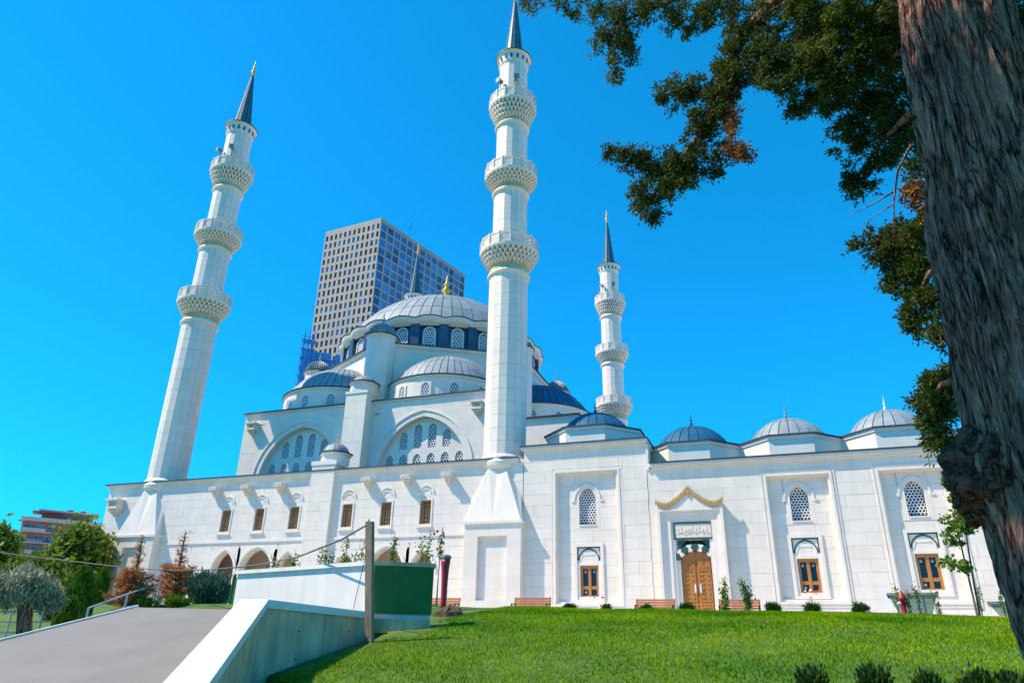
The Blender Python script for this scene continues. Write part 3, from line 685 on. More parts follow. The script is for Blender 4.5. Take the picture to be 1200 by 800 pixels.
def sunk_panel(x0, x1, z0, z1, arch, gw):
    """recessed wall panel with stepped frame, arched lattice window above, wooden window below"""
    D = .28; y = YF
    f = obj('panel_frame', MB().strip([(x0+.1, z0+.1), (x1-.1, z0+.1), (x1-.1, z1-.1), (x0+.1, z1-.1)], [(x0-.02, z0-.02), (x1+.02, z0-.02), (x1+.02, z1+.02), (x0-.02, z1+.02)], y-.05, y+.18, True)
        .strip([(x0+.2, z0+.2), (x1-.2, z0+.2), (x1-.2, z1-.2), (x0+.2, z1-.2)], [(x0+.1, z0+.1), (x1-.1, z0+.1), (x1-.1, z1-.1), (x0+.1, z1-.1)], y+.06, y+.3, True)
        .strip([(x0-.1, z0-.1), (x1+.1, z0-.1), (x1+.1, z1+.1), (x0-.1, z1+.1)], [(x0-.15, z0-.15), (x1+.15, z0-.15), (x1+.15, z1+.15), (x0-.15, z1+.15)], y-.03, y+.0, True), 'marble', wing)
    a0, a1, b0, zs, rise = arch; g0, g1, gz0, gz1, top = gw
    h1 = (a0-.22, a1+.22, b0-.18, zs+rise+.2); h2 = (g0-.3, g1+.3, gz0-.28, top+.16)
    cl.wall(x0+.2, x1-.2, z0+.2, z1-.2, y+D, [h1, h2], bh=.6)
    obj('panel_wall', wall_with_holes(MB(), x0+.15, x1-.15, z0+.1, z1-.1, y+D+.03, y+D+.3, [h1, h2]), 'core', wing)
    # arched window
    wv = obj('window', arch_surround(MB(), h1[0], h1[1], h1[2], h1[3], a0, a1, b0, zs, rise, y+D-.005, y+D+.42, 10), 'marble', wing)
    wv['label'] = 'pointed arch window with white honeycomb grille'
    obj('hood_mould', MB().strip(pointed(a0-.22, a1+.22, zs-.05, rise+.2, 10), pointed(a0-.3, a1+.3, zs-.05, rise+.29, 10), y+D-.05, y+D+.02).box(a0-.42, a0-.22, y+D-.05, y+D+.02, zs-.13, zs-.05).box(a1+.22, a1+.42, y+D-.05, y+D+.02, zs-.13, zs-.05), 'marble', wv)
    obj('window_sill', MB().box(a0-.02, a1+.02, y+D-.04, y+D+.1, b0-.06, b0), 'marble', wv)
    obj('lattice', lattice(a0+.0, a1-.0, b0+.08, zs, rise, y+D+.2, .155, .05), 'card', wv)
    obj('pane', MB().box(h1[0], h1[1], y+D+.42, y+D+.45, h1[2], h1[3]), 'glass', wv)
    # lower wooden window with blind arch
    lw = obj('window', MB().strip([(g0, gz0), (g1, gz0), (g1, gz1), (g0, gz1)], [(g0-.14, gz0-.14), (g1+.14, gz0-.14), (g1+.14, gz1+.14), (g0-.14, gz1+.14)], y+D-.02, y+D+.35, True)
        .strip([(g0-.14, gz0-.14), (g1+.14, gz0-.14), (g1+.14, top), (g0-.14, top)], [(g0-.3, gz0-.28), (g1+.3, gz0-.28), (g1+.3, top+.16), (g0-.3, top+.16)], y+D-.07, y+D+.1, True)
        .box(g0-.14, g1+.14, y+D+.02, y+D+.1, gz1+.14, top), 'marble', wing)
    lw['label'] = 'wooden casement window under a blind arch outlined in dark green'
    fr = MB().strip([(g0+.06, gz0+.06), (g1-.06, gz0+.06), (g1-.06, gz1-.06), (g0+.06, gz1-.06)], [(g0, gz0), (g1, gz0), (g1, gz1), (g0, gz1)], y+D+.08, y+D+.2, True)
    c = (g0+g1)/2; fr.box(c-.075, c+.075, y+D+.07, y+D+.19, gz0+.06, gz1-.06); fr.box(g0+.06, g1-.06, y+D+.085, y+D+.185, gz0+.36, gz0+.52); fr.box(g0+.06, g1-.06, y+D+.085, y+D+.185, gz1-.16, gz1-.06)
    fr.box(g0+.06, g0+.13, y+D+.09, y+D+.18, gz0+.06, gz1-.06); fr.box(g1-.13, g1-.06, y+D+.09, y+D+.18, gz0+.06, gz1-.06)
    obj('casement', fr, 'wood2', lw)
    obj('pane', MB().box(g0, g1, y+D+.2, y+D+.23, gz0, gz1), 'glass', lw)
    gr = MB()
    for k in range(1, 5): gr.box(g0+.06, g1-.06, y+D+.15, y+D+.17, gz0+.5+(gz1-gz0-.6)*k/5-.008, gz0+.5+(gz1-gz0-.6)*k/5+.008)
    obj('grille', gr, 'iron', lw)
    for sx, sz in ((c-.24, gz1-.3), (c+.22, gz1-.3), (c-.24, gz0+.22)): obj('sticker', MB().box(sx-.05, sx+.05, y+D+.196, y+D+.199, sz-.055, sz+.055), 'card', lw)
    e0, e1, eb = g0-.14, g1+.14, gz1+.26
    ba = MB().box(e0, e1, y+D-.0, y+D+.05, top-.07, top-.005).box(e0, e0+.06, y+D-.0, y+D+.05, eb, top-.071).box(e1-.06, e1, y+D-.0, y+D+.05, eb, top-.071)
    pa = pointed(e0+.06, e1-.06, eb, top-.07-eb, 8); pb = pointed(e0+.12, e1-.12, eb, top-.15-eb, 8)
    ba.strip(pb, pa, y+D+.003, y+D+.045)
    obj('blind_arch', ba, 'greenstone', lw)
    obj('lintel', MB().strip(pointed(e0+.13, e1-.13, eb-.02, top-.4-eb, 8), pointed(e0+.2, e1-.2, eb-.02, top-.34-eb, 8)[::1], y+D-.0, y+D+.05), 'marble', lw)
sunk_panel(*panels[0], (4.68, 5.6, 6.85, 8.2, .62), (4.68, 5.66, 3.22, 4.76, 5.7))
sunk_panel(*panels[1], (15.4, 16.25, 6.68, 7.75, .58), (15.35, 16.3, 3.36, 4.9, 5.86))
sunk_panel(*panels[2], (20.5, 21.32, 6.7, 7.78, .58), (20.4, 21.37, 3.46, 5.02, 5.95))
sunk_panel(*panels[3], (25.45, 26.3, 6.7, 7.78, .58), (25.4, 26.4, 3.46, 5.02, 5.95))
# low plinth
obj('plinth', MB().box(XB0, PX0-.1, YF-.09, YF+.0, ZT-.3, 2.42).box(PX1+.1, XW1, YF-.09, YF+.0, ZT-.3, 2.42), 'marble', wing)
# portal
pt = obj('portal', MB().strip([(PX0+.62, ZT), (PX0+.62, 6.85), (PX1-.62, 6.85), (PX1-.62, ZT)], [(PX0+.3, ZT), (PX0+.3, 7.12), (PX1-.3, 7.12), (PX1-.3, ZT)], YF-.28, YF+.5)
    .strip([(PX0+.3, ZT), (PX0+.3, 7.12), (PX1-.3, 7.12), (PX1-.3, ZT)], [(PX0+.14, ZT), (PX0+.14, 7.26), (PX1-.14, 7.26), (PX1-.14, ZT)], YF-.36, YF+.3)
    .strip([(PX0+.14, ZT), (PX0+.14, 7.26), (PX1-.14, 7.26), (PX1-.14, ZT)], [(PX0, ZT), (PX0, 7.36), (PX1, 7.36), (PX1, ZT)], YF-.44, YF+.1)
    .strip([(PX0+.78, ZT), (PX0+.78, 6.72), (PX1-.78, 6.72), (PX1-.78, ZT)], [(PX0+.62, ZT), (PX0+.62, 6.85), (PX1-.62, 6.85), (PX1-.62, ZT)], YF-.22, YF+.45)
    .box(PX0+.62, PX1-.62, YF-.15, YF+.6, 5.85, 6.85), 'marble', wing)
pc = (PX0+PX1)/2
def crest_z(x):       # two hanging curves meeting in a peak
    t = abs(x-pc)/((PX1-PX0)/2+.02); return 7.48+.95*(1-t)**1.9+.30*max(0, (t-.55)/.45)**2
xsr = np.linspace(PX0-.05, PX1+.05, 41)
top = [(x, crest_z(x)+.0) for x in xsr]
obj('crest_stone', MB().strip([(x, 7.361) for x, z in top][::-1], [(x, z-.05) for x, z in top][::-1], YF-.42, YF+.02), 'marble', pt)
gc = MB().strip([(x, z-.06) for x, z in top][::-1], [(x, z+.01) for x, z in top][::-1], YF-.47, YF-.3)
for i in range(40):
    x = PX0-.02+(PX1-PX0+.04)*i/39; z = crest_z(x); s_ = .07+.02*(i % 2)
    gc.extr([(x-s_*.7, z-.08), (x, z-.2-s_*.4), (x+s_*.7, z-.08), (x, z+.06)], YF-.49, YF-.44)
    gc.extr([(x-s_*.4, z+.02), (x+s_*.4, z+.02), (x+.02, z+.12+s_*.4)], YF-.45, YF-.38)
gc.extr([(pc-.1, 8.2), (pc, 7.9), (pc+.1, 8.2), (pc, 8.3)], YF-.5, YF-.43)
obj('gold_crest', gc, 'goldpaint', pt)
ins = obj('inscription_panel', MB().box(9.77, 11.55, YF-.24, YF-.14, 5.95, 6.62), 'carved', pt)
obj('panel_border', MB().strip([(9.77, 5.95), (11.55, 5.95), (11.55, 6.62), (9.77, 6.62)], [(9.69, 5.87), (11.63, 5.87), (11.63, 6.7), (9.69, 6.7)], YF-.27, YF-.149, True), 'greenstone', ins)
cal = MB(); rr_ = random.Random(3)       # raised strokes of the carved script
for q in range(26):
    x = 9.92+q*.058; z = 6.2+rr_.uniform(-.08, .1)
    if q % 3 == 0: cal.tube([(x, YF-.25, z), (x+.01, YF-.25, z+.26)], .016, 4)
    cal.tube([(x-.05, YF-.25, z+.03), (x, YF-.25, z-.03), (x+.05, YF-.25, z+.01), (x+.08, YF-.25, z+.06)], .014, 4)
obj('inscription', cal, 'carved', ins)
# joggled arch of green and white stones
dz0, dza, dr_ = 4.85, 4.95, .0
DX0, DX1 = 9.93, 11.42; dc = (DX0+DX1)/2; dw = (DX1-DX0)/2; rise = .38; rad = (dw*dw+rise*rise)/(2*rise); zc = 4.92+rise-rad; am = math.asin(dw/rad)
N = 9
for i in range(N):
    a0, a1 = -am*1.12+2.24*am*i/N, -am*1.12+2.24*am*(i+1)/N; a0 += .006; a1 -= .006
    g_ = i % 2 == 0 and True
    def pol(a, r_): return (dc+r_*math.sin(a), zc+r_*math.cos(a))
    j = (a1-a0)*.22*(1 if g_ else -1)
    r0, rA, rB, r1 = rad+.01, rad+.13, rad+.24, rad+.36
    poly = [pol(a0, r0), pol(a1, r0), pol(a1, rA), pol(a1+j, rA+.01), pol(a1+j, rB), pol(a1, rB+.01), pol(a1, r1), pol(a0, r1), pol(a0, rB+.01), pol(a0-j, rB), pol(a0-j, rA+.01), pol(a0, rA)]
    obj('voussoir', MB().extr(poly, YF-.2 if g_ else YF-.18, YF+.2), 'greenstone' if g_ else 'marble', pt)
for s_ in (-1, 1): 
    pts_ = [(dc+s_*(dw+.1), 5.35), (dc+s_*(dw+.1), 5.83), (dc+s_*.35, 5.83)]
    obj('spandrel', MB().extr(pts_ if s_ < 0 else pts_[::-1], YF-.175, YF+.1), 'greenstone', pt)
obj('jamb', MB().box(PX0+.78, DX0-.005, YF-.14, YF+.4, ZT, 5.849).box(DX1+.005, PX1-.78, YF-.14, YF+.4, ZT, 5.849), 'marble', pt)
for s_ in (0, 1):
    x0, x1 = (DX0+.0, dc-.008) if s_ == 0 else (dc+.008, DX1-.0)
    arc = [(x1-(x1-x0)*i/8, 0) for i in range(9)]; arc = [(x, zc+math.sqrt(rad*rad-(x-dc)**2)) for x, _ in arc]
    dl = obj('door', MB().extr([(x0, ZT+.1), (x1, ZT+.1)]+arc, YF+0.000, YF+0.080), 'wood', wing); dl['label'] = 'carved reddish wood door leaf with brass studs'
    pn = MB(); wx = x1-x0
    for za, zb in ((2.05, 2.75), (2.95, 4.45), (4.55, 4.85)):
        pn.strip([(x0+.14, za+.07), (x1-.14, za+.07), (x1-.14, zb-.07), (x0+.14, zb-.07)], [(x0+.07, za), (x1-.07, za), (x1-.07, zb), (x0+.07, zb)], YF-0.030, YF+0.000, True)
        nz_ = max(1, int((zb-za)/.22))
        for p in range(nz_):
            for q in range(2):
                ccx, ccz = x0+.22+q*(wx-.44), za+.12+(zb-za-.24)*(p+.5)/nz_
                pn.extr([(ccx-.1, ccz), (ccx, ccz-.1), (ccx+.1, ccz), (ccx, ccz+.1)], YF-0.025, YF+0.000)
    obj('carved_panel', pn, 'wood', dl)
    sd = MB()
    for zz in (2.85, 4.5):
        for q in range(4): sd.lathe([(.03, 0), (.02, .03)], 8).move((0,0,0)) if False else sd.box(x0+.1+q*(wx-.2)/3-.025, x0+.1+q*(wx-.2)/3+.025, YF-0.045, YF+0.000, zz-.025, zz+.025)
    obj('stud', sd, 'gold', dl)
    hx = x1-.12 if s_ == 0 else x0+.12
    obj('door_handle', MB().tube([(hx, YF-0.040, 3.4), (hx, YF-0.080, 3.45), (hx, YF-0.080, 3.65), (hx, YF-0.040, 3.7)], .022, 6).box(hx-.045, hx+.045, YF-0.040, YF+0.000, 3.35, 3.75), 'card', dl)
obj('threshold', MB().box(PX0-.2, PX1+.2, YF-.8, YF+.4, ZT, ZT+.1), 'marble', wing)
# domes over the wing
for i, (x, zb, r_, lead, fm) in enumerate([(5.0, 12.6, 2.15, 'lead_shaded', 'lead_shaded'), (10.67, 11.3, 2.12, 'lead_shaded', 'lead_shaded'), (15.85, 11.3, 2.12, 'lead', 'lead'), (20.9, 11.35, 2.12, 'lead', 'white'), (26.1, 11.3, 2.12, 'lead', 'lead')]):  # first two domes take the lead with shade in its colour
    c = (x, 2.4); zr = (ZB if i == 0 else ZW)+.08; ra = 2.85 if i else 3.0
    b_ = obj('dome_base', MB().lathe([(ra, zr-.4), (ra, zb-.42), (ra+.08, zb-.36), (ra+.1, zb-.2)], 8, c, PI/8), 'marble', wing)
    obj('roof_edge', MB().lathe([(ra+.18, zb-.2), (ra+.18, zb-.12), (r_, zb+.06)], 8, c, PI/8), 'edge', b_)
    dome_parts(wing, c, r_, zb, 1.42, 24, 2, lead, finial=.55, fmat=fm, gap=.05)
cl.build(wing)

# ------------------------------------------------------------------ minarets
def make_minaret():
    t = thing('minaret', 'minaret', 'minaret', (0, 0, 0), 'minarets of the mosque')
    hw = 1.65
    p = MB().box(-hw, hw, -hw, hw, ZT-.4, 3.0).box(-hw, hw, -hw+.2, hw, 3.0, 6.3).box(-hw, hw, -hw, hw, 6.3, 6.95)
    p.box(-hw, -.85, -hw, -hw+.2, 3.0, 6.3).box(.85, hw, -hw, -hw+.2, 3.0, 6.3)
    obj('pedestal', p, 'coursed', t)
    obj('pedestal_cornice', MB().box(-hw-.1, hw+.1, -hw-.1, hw+.1, 6.952, 7.1), 'marble', t)
    # folded transition from square to round
    B = []; T = []
    for i in range(8):
        a = PI/4*i-3*PI/4
        if i % 2 == 0: B.append((hw*math.copysign(1, math.cos(a)), hw*math.copysign(1, math.sin(a)), 7.1))
        else: B.append((hw*round(math.cos(a), 6), hw*round(math.sin(a), 6), 7.1))
    for i in range(16): a = 2*PI*i/16-3*PI/4; T.append((1.3*math.cos(a), 1.3*math.sin(a), 10.25))
    vs = B+T; fs = []
    for i in range(8):
        j = (i+1) % 8
        fs.append((i, j, 8+(2*i+1) % 16)); fs.append((i, 8+(2*i+1) % 16, 8+2*i)); fs.append((j, 8+(2*i+2) % 16, 8+(2*i+1) % 16))
    # push every second upper corner inward so the folds read as wedges
    for i in range(16):
        if i % 2 == 0: x, y, z = vs[8+i]; vs[8+i] = (x*.86, y*.86, z-.0)
    obj('folded_base', MB().add(vs, fs), 'marble', t)
    obj('base_ring', MB().lathe([(1.3, 10.1), (1.42, 10.3), (1.46, 10.5), (1.4, 10.62), (1.42, 10.78), (1.3, 10.95)], 32), 'marble', t)
    def shaft(r, z0, z1):
        nn = 16; co = MB().lathe([(r-.03, z0), (r-.03, z1)], nn, a0=PI/nn*.0)
        s_ = obj('shaft', co, 'core', t); pm = MB(); h = .82; nr = max(1, round((z1-z0)/h)); h = (z1-z0)/nr
        for i in range(nn):
            a0_, a1_ = 2*PI*i/nn, 2*PI*(i+1)/nn; g_ = .007/r
            P = [(r*math.cos(a0_+g_), r*math.sin(a0_+g_)), (r*math.cos(a1_-g_), r*math.sin(a1_-g_))]; q = (r-.035)/r
            for k in range(nr):
                za, zb = z0+k*h+.008, z0+(k+1)*h-.008
                vs_ = [(P[0][0], P[0][1], za), (P[1][0], P[1][1], za), (P[1][0], P[1][1], zb), (P[0][0], P[0][1], zb)]
                vs_ += [(x*q, y*q, z) for x, y, z in vs_]
                pm.add(vs_, [(0,1,2,3), (1,0,4,5), (2,1,5,6), (3,2,6,7), (0,3,7,4)])
        tag(obj('stone_panel', pm, 'block', s_), kind='stuff')
    def balcony(z0, zt, r0, r1, zneck):
        """z0 ring, zneck..: corbelled tiers, parapet top zt at radius r1"""
        obj('shaft_ring', MB().lathe([(r0, z0-.16), (r0+.13, z0-.1), (r0+.15, z0), (r0+.1, z0+.1), (r0, z0+.16)], 32), 'marble', t)
        zf = zt-.85
        b = obj('balcony', MB().lathe([(r0, z0+.1), (r0-.01, zneck), (r0+.1, zneck+.1), (r1-.3, zf-.28), (r1-.08, zf-.12), (r1+.02, zf-.1), (r1+.03, zf), (r0-.1, zf+.01)], 32), 'ochre', t)
        tiers = 4; mu = MB(); n_ = 32
        for k in range(tiers):
            za = zneck+(zf-.1-zneck)*k/tiers; zb = zneck+(zf-.1-zneck)*(k+1)/tiers+.02
            ra = r0+.02+(r1-r0-.02)*(k/tiers)**.8; rb = r0+.02+(r1-r0-.02)*((k+1)/tiers)**.8
            for i in range(n_):
                a = 2*PI*(i+(.5 if k % 2 else 0))/n_; ww = PI/n_*.74*rb
                q = MB().hexa([(ra-.1, -ww*.3, za), (ra+.02, -ww*.3, za), (ra+.02, ww*.3, za), (ra-.1, ww*.3, za)],
                              [(ra-.12, -ww, zb-.1), (rb+.01, -ww, zb-.1), (rb+.01, ww, zb-.1), (ra-.12, ww, zb-.1)])
                q.hexa([(ra-.12, -ww, zb-.1), (rb+.01, -ww, zb-.1), (rb+.01, ww, zb-.1), (ra-.12, ww, zb-.1)], [(ra-.12, -ww*1.1, zb), (rb+.02, -ww*1.1, zb), (rb+.02, ww*1.1, zb), (ra-.12, ww*1.1, zb)])
                q.rotz(a); mu.add(q.v, q.f)
        obj('muqarnas', mu, 'carved', b)
        obj('balcony_floor', MB().lathe([(r1-.1, zf-.12), (r1+.05, zf-.1), (r1+.07, zf+.06), (r1-.2, zf+.07)], 32), 'marble', b)
        # pierced parapet panels
        nn = 16; ln = 2*r1*math.sin(PI/nn); pm = MB(); h0, h1 = zf+.07, zt
        pm.strip([(-ln/2+.07, h0+.1), (ln/2-.07, h0+.1), (ln/2-.07, h1-.1), (-ln/2+.07, h1-.1)], [(-ln/2, h0), (ln/2, h0), (ln/2, h1), (-ln/2, h1)], -.045, .045, True)
        lt = lattice(-ln/2+.06, ln/2-.06, h0+.09, h1-.12, .03, -.02, .16, .085, .04); pm.add(lt.v, lt.f)
        pm.box(-ln/2-.03, -ln/2+.03, -.07, .05, h0, h1+.03)
        me = pm.mesh('parapet_panel', 'carved')
        for i in range(nn):
            a = 2*PI*(i+.5)/nn; k = link('parapet_panel', me, b, (r1*math.cos(PI/nn)*math.cos(a), r1*math.cos(PI/nn)*math.sin(a), 0)); k.rotation_euler.z = a+PI/2
    shaft(1.26, 10.95, 22.95); balcony(23.0, 25.5, 1.26, 1.9, 23.6)
    shaft(1.15, 24.5, 29.35); balcony(29.4, 31.55, 1.15, 1.77, 29.85)
    shaft(1.10, 30.6, 35.1); balcony(35.15, 37.75, 1.1, 1.68, 35.5)
    shaft(1.04, 36.8, 40.75)
    dr = obj('lantern_drum', MB().lathe([(1.04, 40.75), (1.1, 40.9), (1.2, 41.62), (1.32, 41.7)], 32), 'marble', t)
    for i in range(16):
        a = 2*PI*(i+.5)/16; q = arch_panel(-.075, .075, 41.02, 41.34, .1, 0).rotz(a+PI/2).move((1.19*math.cos(a), 1.19*math.sin(a), 0)); obj('window', q, 'glass_blue', dr)
    obj('roof_edge', MB().lathe([(1.36, 41.7), (1.36, 41.78), (.8, 41.86)], 32), 'edge', t)
    cn_ = obj('spire', MB().lathe([(.76, 41.84), (.7, 42.2), (.09, 47.95)], 12), 'seam_shadow', t)
    nn = 12
    for k, (za, zb) in enumerate([(41.9, 43.1), (43.13, 44.5), (44.53, 46.0), (46.03, 47.9)]):
        ra = .74-(za-42.0)*.1085+.02; rb = .74-(zb-42.0)*.1085+.02; vs_ = []; fs_ = []; pm = MB()
        for i in range(nn):
            a0_, a1_ = 2*PI*i/nn+.06, 2*PI*(i+1)/nn-.06
            pm.add([(ra*math.cos(a0_), ra*math.sin(a0_), za), (ra*math.cos(a1_), ra*math.sin(a1_), za), (rb*math.cos(a1_), rb*math.sin(a1_), zb), (rb*math.cos(a0_), rb*math.sin(a0_), zb)], [(0, 1, 2, 3)])
        obj('lead_course', pm, 'spire', cn_)
    obj('finial', fin(MB(), (0, 0), 47.9, 1.1), 'gold', t, True)
    for a in (-115, -62, 165):
        q = MB().box(1.16, 1.38, -.12, .12, 38.7, 38.95).hexa([(1.38, -.1, 38.72), (1.38, .1, 38.72), (1.38, .1, 38.92), (1.38, -.1, 38.92)], [(1.62, -.2, 38.62), (1.62, .2, 38.62), (1.62, .2, 39.02), (1.62, -.2, 39.02)]).tube([(1.3, 0, 38.75), (1.3, 0, 36.9)], .035, 6).rotz(R(a))
        obj('loudspeaker', q, 'speaker', t)
    return t
mn = make_minaret()
spots = [((0, 0, 0), 'tall white minaret rising between the prayer hall and the courtyard wing'),
         ((-25.24, 0, 0), 'tall white minaret at the outer corner of the prayer hall beside the dying conifers'),
         ((0, 33.5, 0), 'white minaret standing free behind the blue-shaded semi-dome and small domes'),
         ((-25.24, 33.5, 0), 'minaret mostly hidden behind the great dome, only its spire showing')]
for i, (p, lab) in enumerate(spots):
    o = mn if i == 0 else copy_tree(mn); o.location = p; o['label'] = lab

# ------------------------------------------------------------------ office tower far behind
S = 1.6
def TS(x, y): return Vector((CAM_P.x+S*(x-CAM_P.x), CAM_P.y+S*(y-CAM_P.y), 0))
A, Bp, Cp = TS(-56.73, 73.5), TS(-71.46, 74.87), TS(-49.49, 102.42); ZTOP = CAM_P.z+S*(85-CAM_P.z)
tw = thing('office_tower', 'grey concrete office tower with a dense grid of windows behind the dome', 'tower', (A.x, A.y, 0))
Dp = Bp+(Cp-A)
nrow_ = 30; rh = 3.15; zt_ = ZTOP-1.0
def inset(p, d=.6):
    c = (A+Dp)/2; return c+(p-c)*(1-d/14)
cv = [inset(p) for p in (Bp, A, Cp, Dp)]
obj('core', MB().hexa([(p.x, p.y, 0) for p in cv], [(p.x, p.y, ZTOP-.5) for p in cv]), 'tconc', tw)
obj('roof', MB().hexa([(p.x, p.y, ZTOP-1.0) for p in (Bp, A, Cp, Dp)], [(p.x, p.y, ZTOP) for p in (Bp, A, Cp, Dp)]), 'tconc', tw)
obj('antenna', MB().tube([(A.x+6, A.y+10, ZTOP), (A.x+6, A.y+10, ZTOP+3)], .08, 5), 'iron', tw)
cnt = 0; rest = MB()
def face(P, Q, ncol, wfrac, hfrac, rows, gm, wmax):
    global cnt
    d = (Q-P); L = d.length; d.normalize(); nrm = Vector((d.y, -d.x, 0))
    if nrm.dot(CAM_P-P) < 0: nrm = -nrm
    cw_ = L/ncol; pier = cw_*(1-wfrac)
    def quad(x0, x1, z0, z1, o0, o1):
        a = P+d*x0; b = P+d*x1
        return [(a+nrm*o0), (b+nrm*o0), (b+nrm*o1), (a+nrm*o1)], z0, z1
    def prism(mb, x0, x1, z0, z1, o0, o1):
        q, za, zb = quad(x0, x1, z0, z1, o0, o1)
        mb.hexa([(p.x, p.y, za) for p in q], [(p.x, p.y, zb) for p in q])
    gr = MB()
    for i in range(ncol+1):
        x = i*cw_; prism(gr, max(0, x-pier/2), min(L, x+pier/2), 30, ZTOP-1.0, -.5, 0)
    for r_ in range(rows+1): 
        z = zt_-r_*rh; prism(gr, .01, L-.01, z-rh*(1-hfrac)+.0, z, -.48, -.03)
    obj('facade_grid', gr, 'tconc', tw)
    for r_ in range(rows):
        for i in range(ncol):
            z1 = zt_-r_*rh-rh*(1-hfrac); z0 = z1-rh*hfrac
            mb = rest if cnt >= 300 else MB()
            prism(mb, i*cw_+pier/2, (i+1)*cw_-pier/2, z0, z1, -.42, -.26)
            if cnt < 300: obj('window', mb, random.choice(gm), tw)
            cnt += 1
face(A, Bp, 12, .5, .66, 16, ['tglass', 'tglass2', 'tglass2'], 0)
face(A, Cp, 14, .8, .82, 14, ['tglass'], 0)
if rest.v: tag(obj('window', rest, 'tglass', tw), kind='stuff')
# blue netted scaffolding at its foot
sp = [at(352, 430, 150), at(398, 425, 150)]; sx_ = (sp[1]-sp[0]).normalized(); sx_.z = 0; sx_.normalize(); sy_ = Vector((-sx_.y, sx_.x, 0))
sb = thing('scaffold', 'bright blue scaffolding with netting at the foot of the office tower', 'scaffold', (sp[0].x, sp[0].y, 0))
zb_ = at(360, 480, 150).z; zt1 = at(366, 392, 150).z; zt2 = at(395, 420, 150).z
Wd = (sp[1]-sp[0]).xy.length
fr = MB(); boards = MB()
def spt(u_, v_, z): q = sp[0]+sx_*u_+sy_*v_; return (q.x, q.y, z)
ncx = 8
for i in range(ncx+1):
    u_ = Wd*i/ncx; top_ = zt1 if u_ < Wd*.32 else zt2
    for v_ in (0, 1.8): fr.tube([spt(u_, v_, zb_-20), spt(u_, v_, top_+1)], .1, 5)
z = zb_-18
while z < zt1:
    u1 = Wd if z < zt2 else Wd*.3
    for v_ in (0, 1.8): fr.tube([spt(-.8, v_, z+1.0), spt(u1, v_, z+1.0)], .07, 5)
    k = boards; k.hexa([spt(-.4, -.2, z), spt(u1, -.2, z), spt(u1, 2, z), spt(-.4, 2, z)], [spt(-.4, -.2, z+.18), spt(u1, -.2, z+.18), spt(u1, 2, z+.18), spt(-.4, 2, z+.18)])
    z += 2.1
obj('scaffold_frame', fr, 'net', sb); obj('deck', boards, 'net', sb)
z = zb_-18
while z < zt2:
    for i in range(ncx):
        if random.random() < .62 and z > zb_-2:
            q = MB().hexa([spt(Wd*i/ncx+.1, -.25, z+.25), spt(Wd*(i+1)/ncx-.1, -.25, z+.25), spt(Wd*(i+1)/ncx-.1, -.2, z+.25), spt(Wd*i/ncx+.1, -.2, z+.25)], [spt(Wd*i/ncx+.1, -.25, z+1.75), spt(Wd*(i+1)/ncx-.1, -.25, z+1.75), spt(Wd*(i+1)/ncx-.1, -.2, z+1.75), spt(Wd*i/ncx+.1, -.2, z+1.75)])
            obj('net_panel', q, 'net', sb)
    z += 2.1

